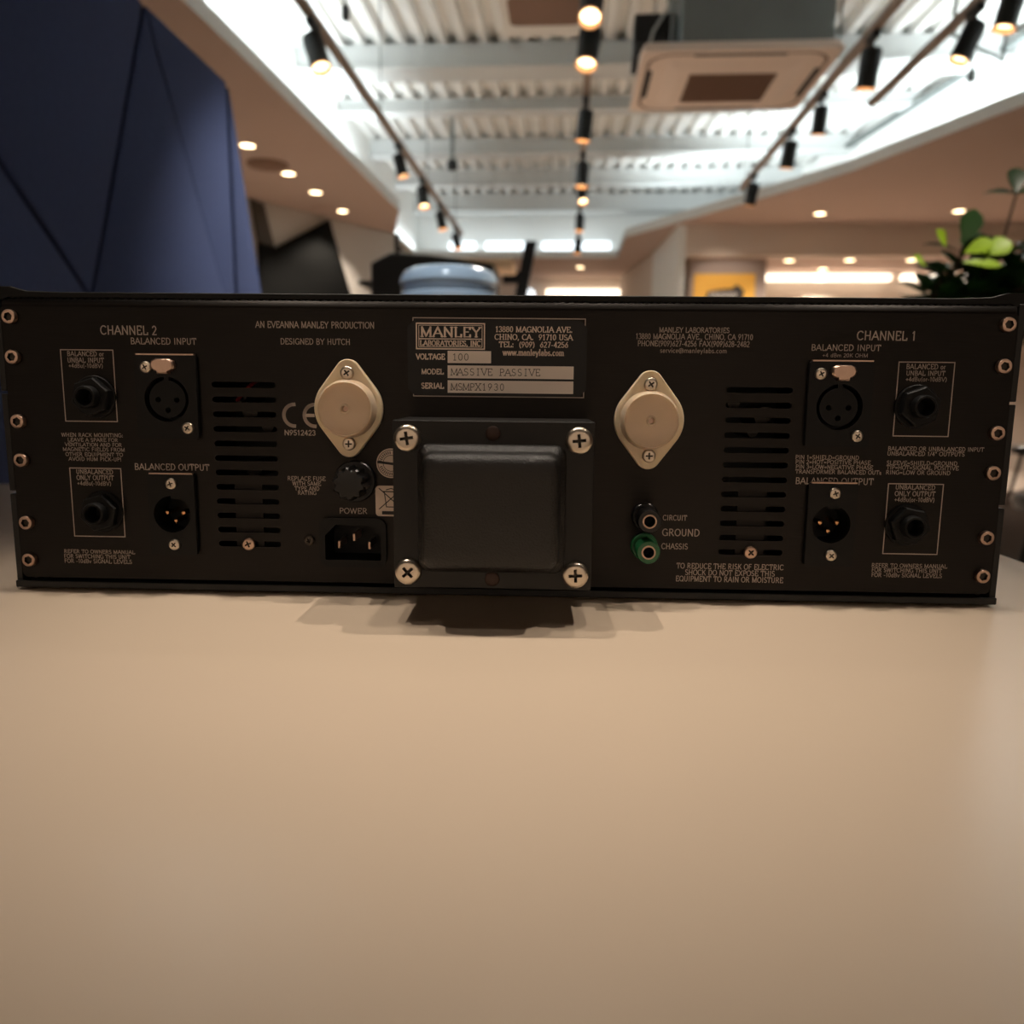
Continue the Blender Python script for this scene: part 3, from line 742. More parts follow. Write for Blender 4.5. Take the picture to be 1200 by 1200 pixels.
# silk-screen printing
PANEL_TEXT = [
    ('CHANNEL 2', -160.1, 117.1, 24.9, 3.56),
    ('BALANCED INPUT', -145.1, 113.1, 29.0, 2.56),
    ('BALANCED or', -179.7, 107.8, 16.4, 1.93),
    ('UNBAL INPUT', -179.8, 105.0, 16.3, 2.04),
    ('+4dBu(-10dBV)', -179.9, 102.8, 15.3, 1.72),
    ('WHEN RACK MOUNTING:', -179.2, 72.8, 27.7, 1.58),
    ('LEAVE A SPARE FOR', -179.1, 70.7, 22.7, 1.50),
    ('VENTILATION AND FOR', -179.0, 68.6, 25.7, 1.51),
    ('MAGNETIC FIELDS FROM', -178.9, 66.5, 28.0, 1.51),
    ('OTHER EQUIPMENT TO', -178.9, 64.3, 25.9, 1.51),
    ('AVOID HUM PICK-UP!', -178.7, 62.2, 23.8, 1.59),
    ('UNBALANCED', -179.3, 56.4, 16.8, 1.90),
    ('ONLY OUTPUT', -179.2, 53.7, 16.9, 2.02),
    ('+4dBu(-10dBV)', -179.8, 51.3, 15.5, 1.76),
    ('BALANCED OUTPUT', -144.4, 58.6, 33.7, 2.65),
    ('REFER TO OWNERS MANUAL', -179.6, 20.4, 32.6, 1.57),
    ('FOR SWITCHING THIS UNIT', -180.8, 18.1, 30.5, 1.73),
    ('FOR -10dBv SIGNAL LEVELS', -180.5, 15.9, 31.1, 1.73),
    ('AN EVEANNA MANLEY PRODUCTION', -79.0, 120.5, 51.4, 2.57),
    ('DESIGNED BY HUTCH', -79.0, 113.6, 30.4, 2.37),
    ('N9512423*', -86.8, 74.7, 13.9, 2.08),
    ('REPLACE FUSE', -84.5, 54.8, 17.0, 1.74),
    ('WITH SAME', -84.5, 52.6, 12.8, 1.74),
    ('TYPE AND', -84.4, 50.4, 11.1, 1.75),
    ('RATING', -84.4, 48.5, 8.4, 1.67),
    ('POWER', -64.0, 40.4, 12.7, 2.33),
    ('MANLEY LABORATORIES', 82.3, 119.9, 29.6, 2.04),
    ('13880 MAGNOLIA AVE., CHINO, CA 91710', 82.4, 117.1, 49.3, 2.18),
    ('PHONE(909)627-4256 FAX(909)628-2482', 82.2, 114.2, 47.2, 2.19),
    ('service@manleylabs.com', 82.3, 111.5, 28.2, 1.95),
    ('CIRCUIT', 77.5, 39.6, 10.6, 2.19),
    ('GROUND', 80.4, 32.7, 16.5, 2.96),
    ('CHASSIS', 77.9, 26.8, 11.7, 2.41),
    ('TO REDUCE THE RISK OF ELECTRIC', 102.5, 18.2, 46.9, 2.30),
    ('SHOCK DO NOT EXPOSE THIS', 102.6, 15.3, 39.4, 2.31),
    ('EQUIPMENT TO RAIN OR MOISTURE', 102.5, 12.4, 47.2, 2.31),
    ('CHANNEL 1', 162.4, 117.5, 24.7, 3.53),
    ('BALANCED INPUT', 146.0, 113.0, 29.1, 2.39),
    ('+4 dBm 20K OHM', 145.9, 110.3, 19.1, 1.48),
    ('BALANCED or', 179.8, 105.7, 16.5, 1.98),
    ('UNBAL INPUT', 179.9, 103.0, 16.3, 1.91),
    ('+4dBu(or-10dBV)', 180.4, 100.6, 17.2, 1.74),
    ('BALANCED OR UNBALANCED INPUT', 187.0, 71.3, 40.5, 1.67),
    ('UNBALANCED 1/4" OUTPUTS', 183.0, 69.2, 32.7, 1.68),
    ('PIN 1=SHIELD=GROUND', 141.4, 67.1, 27.1, 1.69),
    ('PIN 2=HOT=POSITIVE PHASE', 144.0, 65.1, 32.0, 1.65),
    ('PIN 3=LOW=NEGATIVE PHASE', 144.7, 63.0, 33.0, 1.66),
    ('TRANSFORMER BALANCED OUTs', 146.6, 60.9, 36.7, 1.66),
    ('BALANCED OUTPUT', 145.2, 56.4, 33.5, 2.66),
    ('SLEEVE=SHIELD=GROUND', 181.7, 65.2, 29.9, 1.65),
    ('TIP=HOT=SIGNAL POSITIVE', 182.1, 63.2, 30.6, 1.69),
    ('RING=LOW OR GROUND', 180.4, 61.1, 27.4, 1.65),
    ('UNBALANCED', 179.8, 54.6, 17.0, 1.85),
    ('ONLY OUTPUT', 179.9, 51.8, 17.3, 2.00),
    ('+4dBu(or-10dBV)', 179.9, 49.3, 17.2, 1.86),
    ('REFER TO OWNERS MANUAL', 180.2, 20.2, 32.7, 1.68),
    ('FOR SWITCHING THIS UNIT', 179.2, 18.1, 30.4, 1.75),
    ('FOR -10dBv SIGNAL LEVELS', 179.4, 15.9, 30.6, 1.76),
]

def arc(cx, cz, rx, rz, a0, a1, n=14): return [(cx + rx * math.cos(R(a0 + (a1 - a0) * k / n)), cz + rz * math.sin(R(a0 + (a1 - a0) * k / n))) for k in range(n + 1)]
GLYPHS = {
 'A': (.80, '0,0 .40,1 .80,0|.17,.34 .63,.34', '0 .8'), 'B': (.70, '.14,0 .14,1|.14,1 .34,1|.14,.52 .34,.52|.14,0 .34,0|o.34,.76,.25,.24,90,-90|o.34,.26,.30,.26,90,-90', ''),
 'C': (.76, 'o.42,.5,.38,.5,45,315', ''), 'D': (.80, '.14,0 .14,1|.14,1 .34,1|.14,0 .34,0|o.34,.5,.40,.5,90,-90', ''),
 'E': (.68, '.14,0 .14,1|.14,1 .62,1|.14,.52 .5,.52|.14,0 .64,0|.62,1 .62,.82|.64,0 .64,.2', ''), 'G': (.82, 'o.42,.5,.38,.5,45,300|.74,.05 .74,.42|.56,.42 .8,.42', ''),
 'H': (.84, '.14,0 .14,1|.70,0 .70,1|.14,.5 .70,.5', '.14 .70 t.14 t.70'), 'I': (.36, '.18,0 .18,1', '.18 t.18'), 'L': (.66, '.14,0 .14,1|.14,0 .62,0|.62,0 .62,.22', 't.14'),
 'M': (1.0, '.12,0 .12,1|.12,1 .48,.05|.48,.05 .86,1|.86,1 .86,0', '.12 .86'), 'N': (.84, '.12,0 .12,1|.12,1 .72,0|.72,0 .72,1', '.12 t.72'), 'O': (.84, 'o.42,.5,.38,.5,0,360', ''),
 'P': (.66, '.14,0 .14,1|.14,1 .34,1|.14,.46 .34,.46|o.34,.73,.27,.27,90,-90', '.14'), 'R': (.78, '.14,0 .14,1|.14,1 .34,1|.14,.5 .34,.5|o.34,.75,.26,.25,90,-90|.36,.5 .70,0', '.14 .72'),
 'S': (.60, 'o.30,.75,.22,.25,35,260|o.30,.25,.24,.25,80,-150', ''), 'T': (.72, '.36,0 .36,1|.04,1 .68,1|.04,1 .04,.8|.68,1 .68,.8', '.36'), 'U': (.80, '.14,1 .14,.3|o.40,.3,.26,.3,180,360|.66,.3 .66,1', 't.14 t.66'),
 'V': (.80, '.04,1 .42,0 .78,1', 't.06 t.76'), 'X': (.78, '.06,1 .72,0|.06,0 .72,1', '.08 .70 t.08 t.70'), 'Y': (.78, '.04,1 .39,.48 .74,1|.39,.48 .39,0', '.39 t.06 t.72'),
 '0': (.58, 'o.29,.5,.22,.5,0,360', ''), '1': (.50, '.27,0 .27,1|.12,.82 .27,1', '.27'), '2': (.56, 'o.28,.72,.21,.28,160,-35|.45,.56 .06,0|.06,0 .52,0', ''), '3': (.56, 'o.27,.76,.2,.24,150,-90|o.27,.26,.23,.26,90,-150', ''),
 '4': (.58, '.40,0 .40,1|.40,1 .04,.28|.04,.28 .56,.28', ''), '5': (.56, '.48,1 .14,1|.14,1 .12,.56|o.27,.3,.23,.3,120,-150', ''), '6': (.57, 'o.28,.3,.22,.3,0,360|.07,.36 .42,1', ''), '7': (.55, '.06,1 .50,1|.50,1 .22,0', ''),
 '8': (.57, 'o.28,.76,.19,.24,0,360|o.28,.27,.23,.27,0,360', ''), '9': (.57, 'o.28,.7,.22,.3,0,360|.49,.64 .15,0', ''),
 '.': (.26, '.12,0 .12,.12', ''), ',': (.26, '.14,.1 .08,-.16', ''), ':': (.28, '.13,0 .13,.12|.13,.5 .13,.62', ''), '(': (.36, 'o.42,.42,.30,.62,115,245', ''), ')': (.36, 'o-.06,.42,.30,.62,65,-65', ''), '-': (.40, '.06,.36 .34,.36', ''), ' ': (.34, '', ''),
 'w': (.80, '0,.62 .20,0 .40,.62 .58,0 .78,.62', ''), 'm': (.90, '.1,0 .1,.62|.46,0 .46,.42|.82,0 .82,.42|o.28,.42,.18,.2,0,180|o.64,.42,.18,.2,0,180', '.1 .46 .82'), 'a': (.56, 'o.24,.18,.18,.18,0,360|.44,0 .44,.42|o.27,.42,.17,.2,0,160', ''),
 'n': (.60, '.1,0 .1,.62|.48,0 .48,.42|o.29,.42,.19,.2,0,180', '.1 .48'), 'l': (.30, '.14,0 .14,1', '.14'), 'e': (.54, 'o.26,.31,.2,.31,0,315|.06,.34 .46,.34', ''), 'y': (.56, '.02,.62 .28,0|.54,.62 .18,-.28', ''), 'b': (.60, '.1,0 .1,1|o.32,.3,.2,.31,0,360', ''),
 's': (.46, 'o.23,.46,.16,.16,40,260|o.23,.15,.17,.15,80,-150', ''), 'c': (.50, 'o.27,.31,.2,.31,50,310', ''), 'o': (.58, 'o.29,.31,.22,.31,0,360', ''),
 'F': (.62, '.14,0 .14,1|.14,1 .60,1|.14,.52 .5,.52', ''), 'J': (.56, '.42,1 .42,.28|o.26,.26,.17,.26,0,-180', ''), 'K': (.74, '.14,0 .14,1|.66,1 .14,.38|.32,.6 .70,0', ''), 'Q': (.86, 'o.42,.5,.38,.5,0,360|.55,.22 .8,-.04', ''),
 'W': (1.06, '.03,1 .28,0 .53,.98 .78,0 1.03,1', ''), 'Z': (.68, '.08,1 .62,1 .06,0 .64,0', ''), '+': (.62, '.06,.4 .56,.4|.31,.15 .31,.65', ''), '=': (.62, '.06,.28 .56,.28|.06,.52 .56,.52', ''), '/': (.36, '.02,0 .34,1', ''), '"': (.40, '.12,1 .12,.7|.28,1 .28,.7', ''),
 '!': (.28, '.14,1 .14,.3|.14,0 .14,.1', ''), '@': (1.02, 'o.5,.4,.46,.52,-60,270|o.5,.4,.2,.24,0,360|.7,.62 .7,.3', ''),
 'd': (.60, '.50,0 .50,1|o.29,.3,.2,.31,0,360', ''), 'u': (.60, '.12,.62 .12,.2|o.30,.2,.18,.2,180,360|.48,.62 .48,0', ''), 'r': (.38, '.12,0 .12,.62|o.32,.36,.2,.25,90,175', ''), 'v': (.54, '.03,.62 .27,0 .51,.62', ''), 'i': (.26, '.13,0 .13,.62|.13,.85 .13,.95', ''),
}
def glyph_text(mb, s, x0, x1, z0, cap, y, mi, thick=.17, thin=.07, serif=True, mono=0.):
    adv = sum((mono or GLYPHS[c][0]) + .10 for c in s) - .10
    k = (x1 - x0) / adv; sx = k; x = x0
    def w(dx, dz): return (thin + (thick - thin) * abs(dz * math.cos(R(12)) - dx * math.sin(R(12)))) * cap
    for c in s:
        a, strokes, ser = GLYPHS[c]
        ox = (mono - a) / 2 if mono else 0
        P = lambda u, v: (x + (u + ox) * sx, z0 + v * cap)
        for st in filter(None, strokes.split('|')):
            if st[0] == 'o':
                cx, cz, rx, rz, a0, a1 = map(float, st[1:].split(','))
                pts = [P(*q) for q in arc(cx, cz, rx, rz, a0, a1, max(5, int(abs(a1 - a0) / 24)))]
            else: pts = [P(*map(float, q.split(','))) for q in st.split()]
            mb.stroke(pts, w, y, mi)
        if serif:
            for q in ser.split():
                v = 1 if q[0] == 't' else 0; u = float(q.lstrip('t'))
                mb.stroke([P(u - .13, v), P(u + .13, v)], thin * cap * 1.1, y, mi)
        x += ((mono or a) + .10) * sx

for s, cx, zb, w, cap in PANEL_TEXT:
    th = (.20 if s.endswith('*') else .14); s = s.rstrip('*')
    glyph_text(b, s, cx - w / 2 + cap * .05, cx + w / 2 - cap * .05, zb, cap, -.06, 1, th, th * .9, False)
for x0, x1, z0, z1 in ((-190.6, -167.5, 79.6, 110.4), (-190.4, -167.4, 28.2, 58.9), (168.5, 191.6, 77.5, 108.5), (168.3, 191.6, 26.3, 57.0), (-36.8, 36.4, 92.2, 125.1)):
    b.stroke([(x0, z0), (x1, z0), (x1, z1), (x0, z1)], .42, -.06, 1, closed=True)
b.stroke(arc(-88.9, 83.3, 4.7, 4.7, 90, 270), 1.5, -.06, 1)
b.stroke(arc(-79.9, 83.3, 4.7, 4.7, 90, 270), 1.5, -.06, 1)
b.stroke([(-84.2, 83.3), (-80.6, 83.3)], 1.4, -.06, 1)
b.build('back_panel', [M['panel'], M['ink']], unit, angle=30)

# ---- screws
def phillips(name, parent, x, z, y, r, m='nickel', dome=.45, rot=0., small=False):
    """pan-head screw, head towards us; y = the surface it sits on."""
    s = mm(); n = 28; h = r * .62
    lo = []
    for k in range(6):
        t = k / 5 * R(72); lo.append(ring(0, 0, r * (.52 + .48 * math.cos(t)), -(h * .45 + h * .55 * math.sin(t)), n))
    fl = r * (.52 + .48 * math.cos(R(72)))
    s.loft([ring(0, 0, r, 0, n)] + lo, 0, cap1=False)
    a, w = r * .5, r * .115
    cross = [(w, w), (w, a), (-w, a), (-w, w), (-a, w), (-a, -w), (-w, -w), (-w, -a), (w, -a), (w, -w), (a, -w), (a, w)]
    yt = lo[-1][0][1]
    c, sn = math.cos(rot), math.sin(rot)
    cross = [(px * c - pz * sn, px * sn + pz * c) for px, pz in cross]
    s.holed([(p[0], p[2]) for p in lo[-1]], [cross], yt, 0)
    s.loft([[(px, yt, pz) for px, pz in cross], [(px * .55, yt + h * .55, pz * .55) for px, pz in cross]], 1, cap0=False)
    o = s.build(name, [M[m], M['recess']], parent, angle=40); o.location = (x * .001, y * .001, z * .001)
    return o
def hexscrew(x, z, rot):
    s = mm(); r = 3.15
    s.loft([ring(0, 0, r, 0, 28), ring(0, 0, r, -1.5, 28), ring(0, 0, r * .9, -2.0, 28), ring(0, 0, r * .82, -2.05, 28)], 0, cap1=False)
    hx = [(r * .6 * math.cos(rot + PI / 3 * k), r * .6 * math.sin(rot + PI / 3 * k)) for k in range(6)]
    s.holed([(p[0], p[2]) for p in ring(0, 0, r * .82, 0, 28)], [hx], -2.05, 0)
    s.loft([[(px, -2.05, pz) for px, pz in hx], [(px, -.4, pz) for px, pz in hx], [(px * .3, -.1, pz * .3) for px, pz in hx]], 1, cap0=False, mi1=1)
    o = s.build('hex_socket_screw', [M['nickelwarm'], M['recess']], unit, angle=35); o.location = (x * .001, 0, z * .001)
random.seed(4)
for s in (-1, 1):
    for z in (124.1, 107.05, 79.2, 62.2, 34.1, 17.2):
        hexscrew(s * 211.4, z, random.uniform(0, 1))

# ---- jacks
for x, z in JACKS:
    j = mm(); j.loft([ring(x, z, 9.2, 0, 40), ring(x, z, 9.2, -1.0, 40), ring(x, z, 8.9, -1.3, 40), ring(x, z, 4.8, -1.3, 40)], cap1=False)
    jo = j.build('jack_socket', M['connector'], unit)
    a0 = random.uniform(.2, .9)
    nt = mm(); nt.loft([ring(x, z, 8.5, -1.2, 6, a0), ring(x, z, 8.5, -4.6, 6, a0), ring(x, z, 7.9, -5.2, 6, a0), ring(x, z, 4.9, -5.2, 6, a0)], cap0=False, cap1=False)
    nt.build('hex_nut', M['connector'], jo, angle=25)
    c = mm(); c.loft([ring(x, z, 4.9, -1, 32), ring(x, z, 4.9, -8.2, 32), ring(x, z, 4.4, -9.0, 32), ring(x, z, 3.7, -9.0, 32), ring(x, z, 3.3, -8.4, 32), ring(x, z, 3.2, 12, 32)], cap0=False)
    c.build('bushing', M['connector'], jo)

# ---- balanced input sockets
def flange(parent, x0, x1, z0, z1, cx, cz, r, th, name='flange'):
    f = mm(); o = rrect2(x0, x1, z0, z1, 1.2, 3); h = circ(cx, cz, r)
    f.holed(o, [h], -th, 0)
    f.loft([[(px, 0, pz) for px, pz in o], [(px, -th, pz) for px, pz in o]], cap0=False, cap1=False)
    f.loft([[(px, -th, pz) for px, pz in h], [(px, 3, pz) for px, pz in h]], cap0=False, cap1=False)
    f.build(name, M['conflange'], parent, angle=30)
    e = mm(); e.box(x0 + 1, x1 - .6, -th - .12, -.2, z1 - .1, z1 + .5); e.build('bare_top_edge', M['nickelwarm'], parent)
for i, (x, z) in enumerate(XIN):
    sgn = -1 if i == 0 else 1
    t = bpy.data.objects.new('input_socket', None); COL.objects.link(t); t.parent = unit; t.empty_display_size = .01
    flange(t, x - 13.4, x + 13.4, 72.6, 108.5, x, z, 9.7, 2.2)
    p = mm(); pin = [circ(x - 4.1, z - .3, 1.25, 16), circ(x + 4.1, z - .3, 1.25, 16), circ(x, z - 4.7, 1.25, 16)]
    p.holed(circ(x, z, 8.0), pin, -1.2, 0)
    p.loft([ring(x, z, 8.0, -1.2, 36), ring(x, z, 8.0, 9, 36)], cap0=False, cap1=False)
    p.loft([ring(x, z, 9.7, 6, 36), ring(x, z, 8.0, 6, 36)], cap0=False, cap1=False)
    for q in pin: p.loft([[(px, -1.2, pz) for px, pz in q], [(px, 8, pz) for px, pz in q]], 1, cap0=False)
    p.box(x - 1.0, x + 1.0, -1.4, 4, z + 7.6, z + 9.9)
    p.build('insert', [M['connector'], M['hole']], t, angle=30)
    l = mm(); lx = x - .2 if sgn < 0 else x + .2
    o = [(lx - 5.2, 104.4), (lx - 4.6, 106.0), (lx - 2.6, 106.9), (lx + 2.6, 106.9), (lx + 4.6, 106.0), (lx + 5.2, 104.4), (lx + 4.9, 102.8), (lx + 3.6, 101.7), (lx + 2.6, 101.4), (lx + 2.5, 100.4), (lx - 2.5, 100.4), (lx - 2.6, 101.4), (lx - 3.6, 101.7), (lx - 4.9, 102.8)]
    o = o[::-1]
    l.loft([[(px, -1.6, pz) for px, pz in o], [(px, -4.2, pz) for px, pz in o], [(lx + (px - lx) * .86, -4.9, 104 + (pz - 104) * .82) for px, pz in o]]); l.build('release_latch', M['nickelwarm'], t)
    dx = -1 if sgn < 0 else 1
    phillips('screw', t, -152.2 if sgn < 0 else 135.4, 103.2, -2.2, 2.5, rot=.5)
    phillips('screw', t, -135.1 if sgn < 0 else 152.3, 77.3, -2.2, 2.5, rot=1.0)

# ---- balanced output plugs
for i, (x, z) in enumerate(XOUT):
    t = bpy.data.objects.new('output_socket', None); COL.objects.link(t); t.parent = unit; t.empty_display_size = .01
    flange(t, x - 10.4, x + 10.4, 20.9, 57.0, x, z, 8.2, 2.2)
    w = mm(); w.loft([ring(x, z, 8.2, 1, 36), ring(x, z, 8.1, 12, 36)], cap0=False); w.box(x - 1.2, x + 4.2, 0, 6, z + 6.6, z + 8.0)
    w.build('well', M['connector'], t)
    for px, pz in ((x - 3.7, z + .4), (x + 3.7, z + .4), (x, z - 3.3)):
        q = mm(); q.loft([ring(px, pz, 1.1, 12, 16), ring(px, pz, 1.1, 1.6, 16), ring(px, pz, .85, .8, 16), ring(px, pz, .3, .5, 16)]); q.build('pin', M['gold'], t)
    phillips('screw', t, x + .5, 52.8, -2.2, 2.5, rot=.35); phillips('screw', t, x + .6, 25.6, -2.2, 2.5, rot=.8)

# ---- ivory transistor covers
for i, (x, z) in enumerate(((-64.7, 86.5), (64.4, 83.0))):
    t = bpy.data.objects.new('transistor_cover', None); COL.objects.link(t); t.parent = unit; t.empty_display_size = .01
    def hull(k):
        pts = []
        Rb, rs, dz = 14.8 * k, 5.4 * k - (1 - k) * 4, 15.6
        al = math.acos((Rb - rs) / dz)
        for a in range(13):
            th = -(PI / 2 - al) + (2 * (PI / 2 - al)) * a / 12
            pts.append((Rb * math.cos(th), Rb * math.sin(th)))
        for a in range(13):
            th = (PI / 2 - al) + 2 * al * a / 12; pts.append((rs * math.cos(th), dz + rs * math.sin(th)))
        for a in range(13):
            th = PI / 2 + al + (2 * (PI / 2 - al)) * a / 12
            pts.append((Rb * math.cos(th), Rb * math.sin(th)))
        for a in range(13):
            th = PI + PI / 2 - al + 2 * al * a / 12; pts.append((rs * math.cos(th), -dz + rs * math.sin(th)))
        return pts
    f = mm(); f.loft([[(x + px, y, z + pz) for px, pz in hull(k)] for y, k in ((0, 1), (-2.4, 1), (-3.0, .96))], cap0=True)
    f.build('flange', M['ivory'], t, angle=50)
    c = mm()
    c.loft([ring(x, z, r, y, 48) for r, y in ((12.6, -2.6), (11.9, -8.4), (11.6, -9.2), (11.2, -9.5), (10.8, -9.2), (10.4, -8.9), (5, -8.8), (2.2, -8.8), (2.0, -9.3), (1.5, -9.4), (1.2, -8.9), (1.1, -6.0))], cap0=False)
    c.build('cap', M['ivorylid'], t, angle=60)
    h = mm(); h.loft([ring(x, z, 1.15, -7.0, 16), ring(x, z, .2, -6.9, 16)]); h.build('center_plug', M['nickelwarm'], t)
    for sz in (15.1, -15.1): phillips('screw', t, x + (.3 if sz < 0 else 0), z + sz, -3.0, 2.9, rot=.3 + sz * .02)

# ---- mains transformer
tr = bpy.data.objects.new('transformer', None); COL.objects.link(tr); tr.parent = unit; tr.empty_display_size = .02
b = mm(); b.box(-39.0, 38.8, -39.0, -.2, 17.3, 83.2); b.build('laminated_core', M['lam'], tr, bevel=.0003)
b = mm()
b.loft([rrect(-29.2 + k, 28.2 - k, 24.2 + k, 74.3 - k, 4.5, y, 8) for y, k in ((-38.8, 0), (-40.8, .1), (-42.0, .9), (-42.6, 2.0), (-44.4, 2.6), (-48.5, 2.8), (-50.8, 3.4), (-52.2, 4.8), (-52.9, 7.0), (-53.1, 10))])
b.build('end_bell', M['crinkle'], tr, angle=60)
for x, z, a in ((-33.1, 76.4, .15), (32.8, 76.2, .1), (-33.2, 23.9, .75), (32.5, 23.7, .05)): phillips('screw', tr, x, z, -39.0, 5.2, rot=a)
for x, z in ((-.2, 78.4), (-.2, 21.3)):
    r = mm(); r.loft([ring(x, z, q, y, 24) for q, y in ((3.0, -38.9), (2.9, -39.6), (2.3, -40.0), (.4, -40.1))]); r.build('rivet', M['rivet'], tr)

# ---- fuse holder
b = mm()
b.loft([ring(-62.7, 54.9, 9.2, 0, 40), ring(-62.7, 54.9, 9.2, -2, 40), ring(-62.7, 54.9, 8.7, -2.6, 40), ring(-62.7, 54.9, 7, -2.6, 40)])
fh = b.build('fuse_holder', M['blacksat'], unit)
b = mm(); lp = []
for y, k in ((-2.4, 1.), (-12.5, .97), (-13.6, .86), (-13.9, .6)):
    lp.append([(-62.7 + k * (7.4 if (i // 2) % 2 else 6.2) * math.cos(2 * PI * i / 40), y, 54.9 + k * (7.4 if (i // 2) % 2 else 6.2) * math.sin(2 * PI * i / 40)) for i in range(40)])
b.loft(lp); b.build('fuse_cap', M['blacksat'], fh, angle=25)

# ---- mains inlet
pi_ = bpy.data.objects.new('power_inlet', None); COL.objects.link(pi_); pi_.parent = unit; pi_.empty_display_size = .01
b = mm(); o = rrect2(-79.0, -49.2, 16.5, 38.7, 4.2, 6)
inn = [(-76.4, 19.7), (-51.6, 19.7), (-51.6, 30.6), (-56.4, 35.5), (-71.6, 35.5), (-76.4, 30.6)]
b.holed(o, [inn], -2.0); b.loft([[(x, 0, z) for x, z in o], [(x, -1.5, z) for x, z in o], [(-64.1 + (x + 64.1) * .985, -2.0, 27.6 + (z - 27.6) * .985) for x, z in o]], cap0=False, cap1=False)
b.loft([[(x, -2, z) for x, z in inn], [(x, 14, z) for x, z in inn]], cap0=False)
b.build('bezel', M['connector'], pi_, angle=30)
for x, z in ((-70.8, 26.2), (-57.2, 26.0), (-64.0, 29.6)):
    b = mm(); b.box(x - .55, x + .55, .5, 13.5, z - 1.7, z + 1.7); b.build('blade_pin', M['nickelwarm'], pi_, bevel=.0002)
phillips('black_screw', unit, -83.9, 28.1, 0, 2.4, m='recess', rot=.5)

# ---- binding posts
for z, m, nm in ((41.4, 'blacksat', 'black'), (28.2, 'green', 'green')):
    x = 64.3; k = 1.0
    t = bpy.data.objects.new('binding_post', None); COL.objects.link(t); t.parent = unit; t.empty_display_size = .01
    b = mm(); b.loft([ring(x, z, r, y, 32) for r, y in ((5.9, 0), (5.9, -2.2), (5.4, -2.8), (3.5, -2.8))]); b.build('collar', M[m], t)
    b = mm(); b.loft([ring(x, z, 2.2, -2.6, 20), ring(x, z, 2.2, -6, 20)]); b.build('stud', M['nickel'], t)
    b = mm(); b.loft([ring(x, z, r, y, 32) for r, y in ((4.2, -5.6), (4.8, -6.2), (5.0, -15.2), (4.6, -16.0), (3.0, -16.0), (2.9, -14))], cap0=True, cap1=False)
    b.build('thumb_nut', M[m], t)
    b = mm(); b.loft([ring(x, z, r, y, 28) for r, y in ((2.95, -14.2), (2.95, -16.3), (2.35, -16.3), (2.3, -15.5))], cap0=False, cap1=False); b.build('socket_ring', M['nickelwarm'], t)
    b = mm(); b.loft([ring(x, z, 2.32, -15.55, 28), ring(x, z, 2.2, -9, 28), ring(x, z, .3, -8.9, 28)], cap0=False); b.build('socket_hole', M['hole'], t)

# ---- ventilation slots: the bracket behind them and its screw
for cx, lb in ((-111.2, 0), (111.0, 0)):
    b = mm(); b.box(cx - 6.2, cx + 6.2, 1.9, 3.2, 22, 55); br = b.build('vent_bracket', M['panel'], unit)
    phillips('screw', br, cx, 26.0, .2, 2.95, m='nickelwarm', rot=.4 if cx < 0 else .78)
b = mm(); b.box(-130, 130, 40, 41.6, 10, 105); b.build('circuit_board', M['board'], unit)
random.seed(8)
for cx, cz, r in ((-114, 84, 4), (-120, 88.5, 2.5), (-106, 77.5, 3), (-117, 91, 2), (118, 84.5, 5), (104, 90.5, 3), (113, 77.5, 2.5), (101, 58, 4), (-113, 58, 4)):
    b = mm(); b.loft([ring(cx, cz, r, 40, 20), ring(cx, cz, r, 16, 20), ring(cx, cz, r * .9, 14.8, 20), ring(cx, cz, r * .2, 14.6, 20)]); b.build('capacitor', M['can'], unit)
b = mm(); b.tube([(-118, 38, 88), (-119, 14, 89.5), (-112, 10, 95.5), (-108, 20, 101), (-104, 39, 98)], .9, 8); b.build('red_wire', M['redwire'], unit)

# ---- stickers
b = mm(); rr = circ(-46.9, 62.9, 6.5, 40)
b.loft([[(x, -.02, z) for x, z in rr], [(x, -.14, z) for x, z in rr]], 0)
b.stroke(arc(-46.9, 62.9, 5.8, 5.8, 0, 360, 40), .25, -.18, 1); b.stroke(arc(-46.9, 62.9, 3.5, 3.5, 0, 360, 32), .25, -.18, 1)
for k in range(18):
    a = R(95 + k * 10.5)
    if abs(math.degrees(a) - 185) < 14: continue
    b.stroke([(-46.9 + r * math.cos(a), 62.9 + r * math.sin(a)) for r in (4.2, 5.2)], .38, -.18, 1)
b.stroke([(-52.6, 63.4), (-44.0, 62.4)], 1.1, -.19, 1)
b.build('round_sticker', [M['sticker'], M['blackink']], unit)
b = mm(); q = rrect2(-54.0, -40.4, 39.4, 53.0, 1.6, 4)
b.loft([[(x, -.02, z) for x, z in q], [(x, -.14, z) for x, z in q]], 0)
for pts, w in (([(-50.6, 50.4), (-43.6, 50.4)], .5), ([(-50.1, 50.4), (-49.2, 43.6), (-45.0, 43.6), (-44.1, 50.4)], .4), ([(-49.2, 51.2), (-47.1, 51.8), (-45.0, 51.2)], .4), ([(-52.4, 51.8), (-42.0, 42.6)], .42), ([(-52.4, 42.6), (-42.0, 51.8)], .42)):
    b.stroke(pts, w, -.18, 1)
b.add([(x, -.18, z) for x, z in ((-51.2, 40.2), (-43, 40.2), (-43, 41.7), (-51.2, 41.7))], [(0, 1, 2, 3)], 1)
b.build('disposal_sticker', [M['sticker'], M['blackink']], unit)

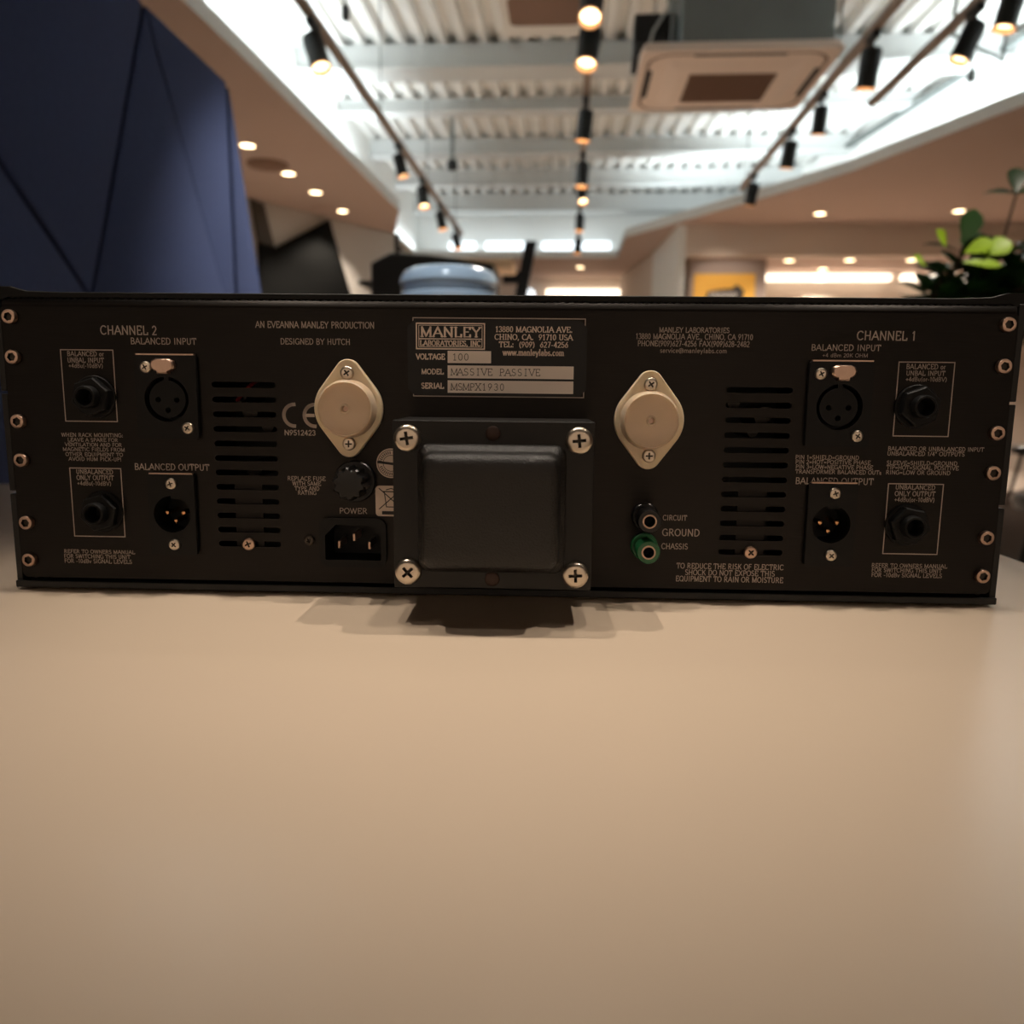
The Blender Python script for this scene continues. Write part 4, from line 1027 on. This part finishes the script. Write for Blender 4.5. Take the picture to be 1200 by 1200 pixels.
# ---- nameplate
b = mm()
x0, x1, z0, z1, c = -39.2, 37.3, 92.4, 124.4, 3.0
oc = [(x0 + c, z0), (x1 - c, z0), (x1, z0 + c), (x1, z1 - c), (x1 - c, z1), (x0 + c, z1), (x0, z1 - c), (x0, z0 + c)]
b.loft([[(x, -.03, z) for x, z in oc], [(x, -.32, z) for x, z in oc]], 0)
def quad(x0, x1, z0, z1, y, mi): b.add([(x0, y, z0), (x1, y, z0), (x1, y, z1), (x0, y, z1)], [(0, 1, 2, 3)], mi)
for xa, xb, za, zb_ in ((-22.0, -3.4, 106.3, 111.4), (-22.0, 31.9, 99.9, 105.3), (-22.0, 31.9, 93.7, 99.0)): quad(xa, xb, za, zb_, -.36, 1)
def frame(x0, x1, z0, z1, w): b.stroke([(x0, z0), (x1, z0), (x1, z1), (x0, z1)], w, -.36, 2, closed=True)
frame(-35.3, -6.3, 112.2, 122.8, .55); frame(-34.3, -7.3, 113.0, 122.0, .28)
b.stroke([(-34.3, 116.35), (-7.3, 116.35)], .45, -.36, 2)
glyph_text(b, 'MANLEY', -33.5, -7.9, 117.3, 3.9, -.36, 2, .22, .08)
glyph_text(b, 'LABORATORIES, INC', -33.8, -7.9, 113.5, 2.1, -.36, 2, .24, .12)
for s, xa, xb, za, zb_ in (('13880 MAGNOLIA AVE.', -1.6, 31.0, 119.5, 121.7), ('CHINO, CA.  91710 USA', -1.9, 31.1, 116.3, 118.5), ('TEL:  (909)  627-4256', 0, 29.3, 113.2, 115.4), ('www.manleylabs.com', 1.7, 27.5, 109.8, 112.3)):
    glyph_text(b, s, xa, xb, za, zb_ - za, -.36, 2, .20, .10)
for s, cx, zb_, w_, cp in (('VOLTAGE', -29.4, 107.8, 12.3, 2.2), ('MODEL', -28.5, 101.6, 9.5, 2.05), ('SERIAL', -28.5, 95.5, 9.6, 2.2)): glyph_text(b, s, cx - w_ / 2, cx + w_ / 2, zb_, cp, -.36, 2, .22, .20, False)
glyph_text(b, '100', -20.1, -12.9, 107.5, 2.7, -.40, 3, .10, .10, True, .6)
glyph_text(b, 'MASSIVE PASSIVE', -20.3, 17.7, 101.2, 2.8, -.40, 3, .10, .10, True, .72)
glyph_text(b, 'MSMPX1930', -20.3, 2.5, 94.9, 2.8, -.40, 3, .10, .10, True, .72)
b.build('nameplate', [M['plate'], M['cream'], M['creamink'], M['darkink']], unit, angle=30)
